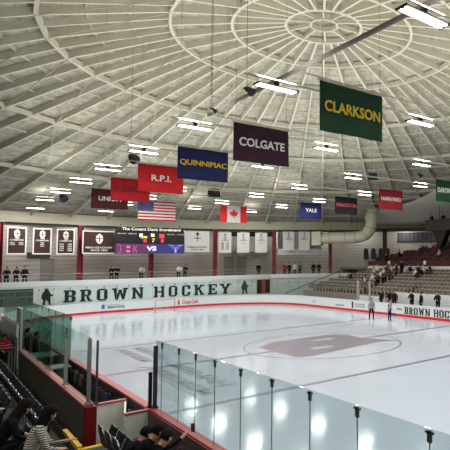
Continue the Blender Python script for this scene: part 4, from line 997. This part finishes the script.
# ------------------------------------------------------------------ people
def lerp(a, b, t): return tuple(a[i]+(b[i]-a[i])*t for i in range(3))
def skeleton(pose, fingers=False):
    J = {}
    st = pose.startswith('stand') or pose == 'skate'
    lean = {'stand': 0, 'stand_lean': .35, 'sit': .05, 'sit_lean': .62, 'skate': .12, 'stand_arms': .05, 'sit_reach': .62, 'sit_arm': .42}[pose]
    pz = .93 if st else .52
    J['pelvis'] = (0, 0, pz)
    def T(h, x=0, fw=0):    # point on the spine line, h above pelvis
        return (x, -(h*sin(lean)+fw*cos(lean)), pz+h*cos(lean)-fw*sin(lean)*.5)
    J['belly'] = T(.17); J['chest'] = T(.38); J['neckb'] = T(.53); J['neck'] = T(.60, fw=.01); J['head0'] = T(.68, fw=.03); J['head1'] = T(.77, fw=.03); J['crown'] = T(.85, fw=.01)
    J['nose'] = T(.72, fw=.135)
    for s, n in ((-1, 'l'), (1, 'r')):
        J['hip'+n] = (s*.1, 0, pz-.05)
        if st:
            sp_ = .1 if pose != 'skate' else .14
            J['knee'+n] = (s*sp_*1.1, -.03-(.03 if s > 0 else 0), .5); J['ankle'+n] = (s*sp_*1.2, .02, .09); J['toe'+n] = (s*sp_*1.3, -.15, .035)
        else:
            J['knee'+n] = (s*.14, -.44, .55); J['ankle'+n] = (s*.14, -.42, .1); J['toe'+n] = (s*.16, -.6, .04)
        J['sho'+n] = T(.49, s*.185)
        if pose in ('stand', 'skate'):
            J['elb'+n] = (s*.25, .03-.25*sin(lean), pz+.2); J['wri'+n] = (s*.26, -.08-.1*lean, pz-.05); J['han'+n] = (s*.26, -.11-.1*lean, pz-.13)
        elif pose in ('stand_lean', 'stand_arms'):
            J['elb'+n] = (s*.25, -.18-.2*lean, pz+.2); J['wri'+n] = (s*.16, -.42-.2*lean, pz+.2); J['han'+n] = (s*.12, -.5-.2*lean, pz+.2)
        elif pose == 'sit_reach' and s > 0:
            J['elb'+n] = (s*.22, -.62, pz+.34); J['wri'+n] = (s*.24, -.86, pz+.42); J['han'+n] = (s*.24, -.92, pz+.48)
        elif pose == 'sit_arm' and s > 0:
            J['elb'+n] = (s*.26, -.33, pz+.13); J['wri'+n] = (s*.2, -.58, pz+.12); J['han'+n] = (s*.19, -.66, pz+.13)
        else:
            J['elb'+n] = (s*.25, -.16-.3*lean, pz+.18); J['wri'+n] = (s*.14, -.4-.1*lean, pz+.1); J['han'+n] = (s*.1, -.47-.1*lean, pz+.09)
    R = {'pelvis': .145, 'belly': .135, 'chest': .155, 'neckb': .09, 'neck': .052, 'head0': .075, 'head1': .098, 'crown': .062, 'nose': .014}
    for n in 'lr': R.update({'hip'+n: .09, 'knee'+n: .06, 'ankle'+n: .042, 'toe'+n: .036, 'sho'+n: .065, 'elb'+n: .052, 'wri'+n: .036, 'han'+n: .034})
    if not fingers:
        for k_ in R:
            if not k_.startswith(('head', 'crown', 'nose', 'neck', 'toe')): R[k_] *= 1.17
    E = [('pelvis', 'belly'), ('belly', 'chest'), ('chest', 'neckb'), ('neckb', 'neck'), ('neck', 'head0'), ('head0', 'head1'), ('head1', 'crown'), ('head0', 'nose')]
    for n in 'lr': E += [('pelvis', 'hip'+n), ('hip'+n, 'knee'+n), ('knee'+n, 'ankle'+n), ('ankle'+n, 'toe'+n), ('neckb', 'sho'+n), ('sho'+n, 'elb'+n), ('elb'+n, 'wri'+n), ('wri'+n, 'han'+n)]
    if fingers:
        for s, n in ((-1, 'l'), (1, 'r')):
            h = Vector(J['han'+n]); d = (h-Vector(J['wri'+n])).normalized(); sd = d.cross(Vector((0, 0, 1))); sd = (sd if sd.length > .1 else Vector((1, 0, 0))).normalized(); dn = sd.cross(d)
            for q, (off, ln) in enumerate(((-.03, .06), (-.01, .07), (.01, .068), (.03, .052))):
                a = h+sd*off+d*.02; m1 = a+d*ln*.6; m2 = m1+d*ln*.35+dn*.02*(1 if dn.z < 0 else -1)
                for nm, v, r_ in (('a', a, .012), ('b', m1, .010), ('c', m2, .008)): J[f'f{n}{q}{nm}'] = tuple(v); R[f'f{n}{q}{nm}'] = r_
                E += [('han'+n, f'f{n}{q}a'), (f'f{n}{q}a', f'f{n}{q}b'), (f'f{n}{q}b', f'f{n}{q}c')]
            th = h-d*.03-sd*s*.035; t2 = th-sd*s*.02+d*.04
            J[f'f{n}ta'] = tuple(th); R[f'f{n}ta'] = .013; J[f'f{n}tb'] = tuple(t2); R[f'f{n}tb'] = .010
            E += [('wri'+n, f'f{n}ta'), (f'f{n}ta', f'f{n}tb')]
    return J, R, E
BODY = {}
def body_mesh(pose, fingers=False, shorts=False):
    key = (pose, fingers)
    if key in BODY: return BODY[key]
    J, R, E = skeleton(pose, fingers); names = list(J); idx = {n: i for i, n in enumerate(names)}
    me = bpy.data.meshes.new('sk'); me.from_pydata([J[n] for n in names], [(idx[a], idx[b_]) for a, b_ in E], [])
    o = bpy.data.objects.new('sk', me); COL.objects.link(o)
    md = o.modifiers.new('skin', 'SKIN'); md.use_smooth_shade = True
    if not me.skin_vertices: me.attributes  # layer is made by the modifier
    for i, n in enumerate(names):
        sv = me.skin_vertices[0].data[i]; r = R[n]
        sv.radius = (r*1.22, r*.88) if n in ('pelvis', 'belly', 'chest') else (r, r); sv.use_root = (n == 'pelvis')
    sb_ = o.modifiers.new('sub', 'SUBSURF'); sb_.levels = 1 if not fingers else 2; sb_.render_levels = sb_.levels
    bpy.context.view_layer.update(); dg = bpy.context.evaluated_depsgraph_get()
    res = bpy.data.meshes.new_from_object(o.evaluated_get(dg)); COL.objects.unlink(o); bpy.data.objects.remove(o)
    segs = [(Vector(J[a]), Vector(J[b_]), a, b_) for a, b_ in E]
    def mid(a, b_):
        s_ = {a, b_}
        if any(k.startswith(('han', 'f')) for k in s_): return 0
        if 'neck' in s_ and 'neckb' not in s_ or any(k in s_ for k in ('head0', 'head1', 'crown', 'nose')): return 0
        if any(k.startswith('toe') for k in s_): return 3
        if any(k.startswith(('knee', 'ankle', 'hip')) for k in s_): return 2
        return 1
    for p_ in res.polygons:
        c = p_.center; best = min(segs, key=lambda g: ((g[0]+(g[1]-g[0])*max(0, min(1, (c-g[0]).dot(g[1]-g[0])/max((g[1]-g[0]).length_squared, 1e-9))))-c).length)
        p_.material_index = mid(best[2], best[3]); p_.use_smooth = True
    for k in range(4): res.materials.append(None)
    BODY[key] = (res, J); return BODY[key]
skin_m = mat('skin', (206, 158, 130), rough=.5); skin_d = mat('skin_brown', (130, 88, 64), rough=.5)
def hair_mesh(J, style):
    c = Vector(J['head1']); f0 = Vector(J['crown'])-Vector(J['neck']); ax = f0.normalized(); fw = Vector((0, -1, 0)); fw = (fw-ax*fw.dot(ax)).normalized(); sd = ax.cross(fw)
    b = MB(); n, m = 14, 8; rows_ = []
    ctr = c+ax*.0-fw*.015
    lim = {'short': .7, 'long': .98, 'hood': .9, 'helmet': .6}[style]
    R0 = {'short': .112, 'long': .122, 'hood': .14, 'helmet': .132}[style]
    for j in range(m+1):
        ph = pi*lim*j/m; row = []
        for i in range(n):
            th = 2*pi*i/n; fr_ = cos(th)
            p_ = ph
            if fr_ > .3: p_ = min(ph, pi*(.36 if style != 'long' else .38))
            rad_ = R0*(1+.0*fr_)
            v = ctr+ax*(rad_*1.08*cos(p_))+fw*(rad_*1.05*sin(p_)*cos(th))+sd*(rad_*.9*sin(p_)*sin(th))
            if style == 'long' and j > m*.55 and fr_ <= .3: v = ctr+fw*(R0*.95*cos(th))+sd*(R0*.95*sin(th))-ax*(.3*(j-m*.55)/(m*.45))
            row.append(b.bm.verts.new(v))
        rows_.append(row)
    for a, c_ in zip(rows_, rows_[1:]):
        for i in range(n): b._f([a[i], a[(i+1) % n], c_[(i+1) % n], c_[i]])
    bmesh.ops.remove_doubles(b.bm, verts=b.bm.verts[:], dist=.0005)
    b._f([v for v in rows_[-1] if v.is_valid][::-1]) if all(v.is_valid for v in rows_[-1]) else None
    return b
def person(label, x, y, z, face, pose='stand', top=(40, 40, 44), legs=(30, 30, 34), hair=(30, 22, 18), style='short', s=1.0, near=False, skin=None, group=None, shoes=(20, 20, 22), topmat=None):
    res, J = body_mesh(pose, near)
    t = thing('person', label, 'person', (x, y, z), face, group=group); t.scale = (s, s, s)
    o = bpy.data.objects.new('body', res); COL.objects.link(o); o.parent = t
    ms_ = [skin or skin_m, topmat or mat('top_%d_%d_%d' % top, top, rough=.9, spec=.15), mat('legs_%d_%d_%d' % legs, legs, rough=.9, spec=.15), mat('shoes_%d_%d_%d' % shoes, shoes, rough=.5)]
    for k in range(4): o.material_slots[k].link = 'OBJECT'; o.material_slots[k].material = ms_[k]
    hair_mesh(J, style).build('hair' if style in ('short', 'long') else 'hood' if style == 'hood' else 'helmet', mat('hair_%d_%d_%d' % hair, hair, rough=.85, spec=.2), t, smooth=True)
    if near:
        nz_ = Vector(J['nose']); hd = Vector(J['head1'])
        for sgn in (-1, 1):
            MB().ball((hd.x+sgn*.034, nz_.y+.045, nz_.z+.035), .011, 8, 6).build('eye', mat('eye_white', (230, 228, 224), rough=.2), t, smooth=True)
            MB().ball((hd.x+sgn*.098, hd.y+.0, hd.z-.03), (.012, .02, .032), 8, 6).build('ear', skin or skin_m, t, smooth=True)
        MB().ball((hd.x, nz_.y+.045, nz_.z-.045), (.025, .012, .007), 8, 6).build('mouth', mat('lips', (160, 84, 80)), t, smooth=True)
    return t
# face angle: local -y is forward. towards -x: face=-pi/2 ; towards +x: +pi/2 ; towards -y: 0 ; towards +y: pi
TX, TmX, TY, TmY = pi/2, -pi/2, pi, 0
# referees on the ice (shirts pale, dark trousers)
stripe = mat('ref_shirt', (190, 190, 194), rough=.8)
def add_stripes(m, sc, axis, dark=(.02, .02, .025, 1)):
    nt = m.node_tree; bs = nt.nodes['Principled BSDF']; src = bs.inputs['Base Color'].links[0].from_socket
    tc = nt.nodes.new('ShaderNodeTexCoord'); wv = nt.nodes.new('ShaderNodeTexWave'); wv.bands_direction = axis; wv.inputs['Scale'].default_value = sc
    cr = nt.nodes.new('ShaderNodeValToRGB'); cr.color_ramp.interpolation = 'CONSTANT'; cr.color_ramp.elements[1].position = .62; cr.color_ramp.elements[0].color = (1, 1, 1, 1); cr.color_ramp.elements[1].color = dark
    mx = nt.nodes.new('ShaderNodeMixRGB'); mx.blend_type = 'MULTIPLY'; mx.inputs[0].default_value = 1
    nt.links.new(tc.outputs['Object'], wv.inputs['Vector']); nt.links.new(wv.outputs['Fac'], cr.inputs[0]); nt.links.new(src, mx.inputs[1]); nt.links.new(cr.outputs[0], mx.inputs[2]); nt.links.new(mx.outputs[0], bs.inputs['Base Color'])
add_stripes(stripe, 4, 'X')
person('left of the two officials in pale striped shirts standing on the ice', 9.55, 7.04, 0, -.5, 'skate', legs=(16, 16, 20), s=1.0, topmat=stripe)
person('right of the two officials standing on the ice, by the blue pad', 10.15, 5.5, 0, .4, 'skate', legs=(16, 16, 20), s=1.0, topmat=stripe)
# far bench
person('person in a dark suit standing behind the far boards, leftmost by the white wall', 14.05, 6.9, .3, -1.3, 'stand_arms', top=(26, 28, 34), s=1.05)
person('person in dark clothes beside the leftmost one behind the far boards', 14.1, 5.8, .3, -1.9, 'stand', top=(30, 32, 40), s=1.0)
person('person in a navy jacket standing alone behind the far boards at the right', 14.0, 3.75, .3, -1.2, 'stand_arms', top=(28, 32, 48), s=1.08)
person('dark clothed person standing by the far bench gate post', 14.0, 10.9, .3, -1.6, 'stand', top=(36, 30, 32), s=1.0)
person('person in black behind the gate post of the far bench', 14.3, 10.1, .3, -2.2, 'stand_arms', top=(20, 20, 24), hair=(60, 44, 34))
person('person in dark maroon near the far bench gate', 14.2, 9.3, .3, -1.0, 'stand', top=(60, 26, 32))
# concourse spectators
con = [(-11.9, 32.0, 'leftmost dark coated person leaning at the far concourse rail', (26, 26, 34), 'stand_lean'), (-11.2, 32.1, 'person in navy leaning at the rail below the first brown banner', (34, 40, 58), 'stand_lean'),
       (-10.55, 32.2, 'small dark figure at the far rail below the gap between the brown banners', (30, 28, 28), 'stand'), (-3.4, 32.3, 'person in black with a grey hat at the rail under the wide brown banner', (30, 30, 34), 'stand_lean'),
       (-2.9, 32.4, 'dark jacketed person beside the grey hatted one at the far rail', (36, 36, 40), 'stand_lean'), (-.6, 32.3, 'person in a pale grey coat at the rail left of the scoreboard column', (176, 176, 178), 'stand_lean'),
       (3.2, 32.3, 'person in a white top leaning on the rail below the letter Y of the screen', (214, 216, 218), 'stand_lean'), (3.9, 32.3, 'person in navy beside the white topped one at the far rail', (40, 46, 70), 'stand_lean'),
       (12.55, 31.9, 'person in black standing alone left of the red column on the concourse', (18, 18, 20), 'stand'), (15.4, 30.7, 'person in a red jacket standing below the white booth', (178, 36, 48), 'stand'),
       (16.5, 30.1, 'person with a white front standing below the booth', (200, 204, 210), 'stand'), (17.05, 29.8, 'person in black and white right of the white fronted one below the booth', (90, 94, 104), 'stand_arms'),
       (18.5, 29.0, 'dark person on the concourse left of the duct column', (30, 30, 36), 'stand'), (19.1, 28.7, 'dark blue clothed person against the column below the duct end', (34, 44, 66), 'stand'),
       (15.9, 30.4, 'dark figure between the red jacket and the white fronted person', (24, 24, 26), 'stand_lean')]
for x, y, lab, c, ps in con: person(lab, x, y, 2.8, (-.5 if x > 10 else 0), ps, top=c)
# far stand spectators: (row, y, colour, words)
random.seed(5)
FS_ = [(6, 19.6, (230, 226, 218), 'white shirted person high in the far stand at its left end'), (5, 19.2, (190, 180, 170), 'beige clothed person in the far stand near its left end'), (6, 17.9, (34, 34, 40), 'dark coated person on the top row left of the aisle'),
       (6, 17.2, (200, 200, 204), 'person in light grey on the top row by the aisle'), (5, 17.4, (228, 222, 214), 'white clothed person one row below the top by the aisle'), (5, 16.6, (120, 60, 60), 'person in dull red one row below the top by the aisle'),
       (4, 17.0, (222, 218, 214), 'white topped person in the fifth row left of the aisle'), (4, 16.3, (90, 80, 76), 'brown clothed person in the fifth row at the aisle'), (3, 17.3, (210, 204, 198), 'cream topped person in the fourth row left of the aisle'),
       (3, 16.4, (54, 54, 62), 'grey clothed person in the fourth row at the aisle'), (6, 15.3, (26, 28, 36), 'standing person in black at the top of the aisle'), (6, 14.2, (40, 36, 40), 'dark clothed person just right of the aisle on the top row'),
       (5, 15.2, (60, 44, 44), 'person in brown standing in the aisle of the far stand'), (4, 18.6, (150, 140, 130), 'tan clothed person in the fifth row toward the left end'), (2, 17.6, (196, 188, 180), 'pale clothed person in the third row left of the aisle'),
       (6, 12.9, (34, 34, 36), 'leftmost of the dark clothed cluster below the parapet'), (6, 12.2, (214, 210, 206), 'white topped person in the cluster below the parapet'), (5, 12.4, (226, 222, 220), 'person in white one row down in the cluster below the parapet'),
       (5, 11.7, (28, 28, 34), 'person in black one row down in the cluster below the parapet'), (4, 11.4, (40, 40, 52), 'navy clothed person in the fifth row under the cluster'), (6, 11.3, (50, 44, 44), 'rightmost of the dark clothed cluster below the parapet'),
       (5, 10.6, (70, 64, 62), 'lone grey brown clothed person right of the cluster'), (1, 16.9, (120, 112, 108), 'grey clothed person in the second row left of the aisle'), (3, 21.2, (44, 40, 40), 'dark clothed person low in the far stand at its left end')]
for k, (rw, y, c, lab) in enumerate(FS_):
    x, z = ROWS[rw]
    standing = 'standing' in lab
    person(lab, x-.02 if not standing else x-.25, y, z, TmX+random.uniform(-.3, .3), 'stand' if standing else 'sit', top=c, hair=random.choice([(30, 22, 18), (60, 44, 32), (120, 96, 70), (24, 22, 24)]), style=random.choice(['short', 'long']))
for k, (rw, y, c, lab) in enumerate([(0, 20.3, (40, 26, 28), 'dark clothed person at the left end of the upper stand'), (1, 19.0, (34, 30, 34), 'black clothed person in the second upper row at the left'), (2, 16.4, (70, 60, 60), 'grey clothed person in the middle of the upper stand'),
       (3, 15.6, (200, 190, 190), 'person in pale top high in the upper stand'), (2, 14.0, (140, 50, 54), 'red topped person in the middle of the upper stand'), (3, 13.2, (90, 84, 92), 'person in grey high in the upper stand toward the right'), (1, 12.6, (180, 170, 166), 'pale topped person low in the upper stand toward the right')]):
    x, z = UP[rw]; person(lab, x, y, z, TmX, 'sit', top=c)
person('left of the two dark figures on the hanging balcony', 24.0, 13.6, 8.15, TmX, 'stand_lean', top=(24, 22, 24))
person('right of the two dark figures on the hanging balcony, bending over', 24.0, 12.0, 8.15, -1.0, 'stand_lean', top=(30, 26, 28))
# near spectators
wstripe = mat('striped_sweater', (206, 204, 196), rough=.9); add_stripes(wstripe, 9, 'Z')
person('long haired person in a black and white striped sweater seated at the lower left', -16.42, -14.97, 1.2, 1.45, 'sit_arm', legs=(172, 124, 78), hair=(16, 12, 12), style='long', near=True, topmat=wstripe, s=1.02, shoes=(60, 60, 110))
person('person in dark jacket with long black hair left of the striped sweater', -16.83, -14.46, 1.34, 1.5, 'sit_lean', top=(22, 22, 32), legs=(26, 26, 34), hair=(18, 16, 18), style='long', near=True, s=1.02)
person('small person in an olive top beside the dark jacketed one', -16.8, -14.95, .98, 1.6, 'sit_lean', top=(112, 110, 78), legs=(30, 30, 34), hair=(20, 16, 14), near=True, s=.8)
person('person in a black jacket bending forward, leftmost of the three at the bench end', -15.15, -15.6, .78, 1.55, 'sit_lean', top=(10, 10, 12), legs=(14, 14, 18), hair=(12, 10, 10), near=True)
person('middle black clothed person at the bench end, with cropped black hair', -15.1, -16.0, .88, 1.5, 'sit_lean', top=(12, 12, 14), legs=(14, 14, 18), hair=(14, 11, 10), near=True, s=1.02)
person('person in black stretching an arm to the rail, right of the three', -15.0, -16.25, .82, 1.7, 'sit_reach', top=(14, 13, 15), legs=(120, 92, 66), hair=(26, 14, 12), near=True, s=1.0)
person('person at the bottom edge with dark reddish hair below the raised hand', -14.9, -16.85, .7, 1.9, 'sit_lean', top=(60, 40, 34), legs=(20, 20, 24), hair=(48, 24, 20), near=True, s=.95)
ph_ = tag(MB().prism([(-.04, -.08), (.04, -.08), (.04, .08), (-.04, .08)], ((-13.75, -15.35, 1.74), (.75, -.66, 0), (0, .1, 1)), -.005, .005).build('mobile_phone', mat('phone_case', (96, 60, 62), rough=.3), bevel=.004), 'dark reddish phone held up at the rail by the stretched hand', 'phone')
person('person in a tan top at the left edge above the dark hooded one', -16.95, -12.6, 1.5, 2.0, 'sit', top=(150, 120, 96), legs=(30, 30, 34), near=True, s=.95)
person('person in a red jacket by the pale frame at the far end of the bench', -14.75, 4.4, 0, 2.6, 'stand', top=(180, 40, 50), s=.95)
for i, (x, y, c, lab) in enumerate([(-15.3, 3.4, (34, 34, 38), 'dark seated person at the left edge beyond the empty seats'), (-15.35, 5.0, (150, 130, 120), 'person in a pale pink top in the crowd at the left edge'), (-15.3, 6.6, (24, 24, 28), 'person in black in the crowd at the left edge'),
        (-15.32, 8.2, (200, 196, 190), 'white shirted person in the crowd at the left edge'), (-15.3, 9.6, (60, 40, 40), 'brown clothed person farthest in the crowd at the left edge')]):
    person(lab, x, y, .4, TX, 'sit', top=c, style='long' if i % 2 else 'short')
for x, y, c, lab in ((-13.7, 3.2, (30, 36, 38), 'dark clothed person behind the green glass beyond the team bench'), (-13.75, 5.2, (40, 40, 44), 'second dark person behind the green glass beyond the team bench'), (-13.7, 8.0, (50, 34, 34), 'farther brown clothed person behind the green glass')):
    person(lab, x, y, 0, TX, 'stand', top=c)

for o_ in bpy.data.objects:
    if '_world' in o_: del o_['_world']
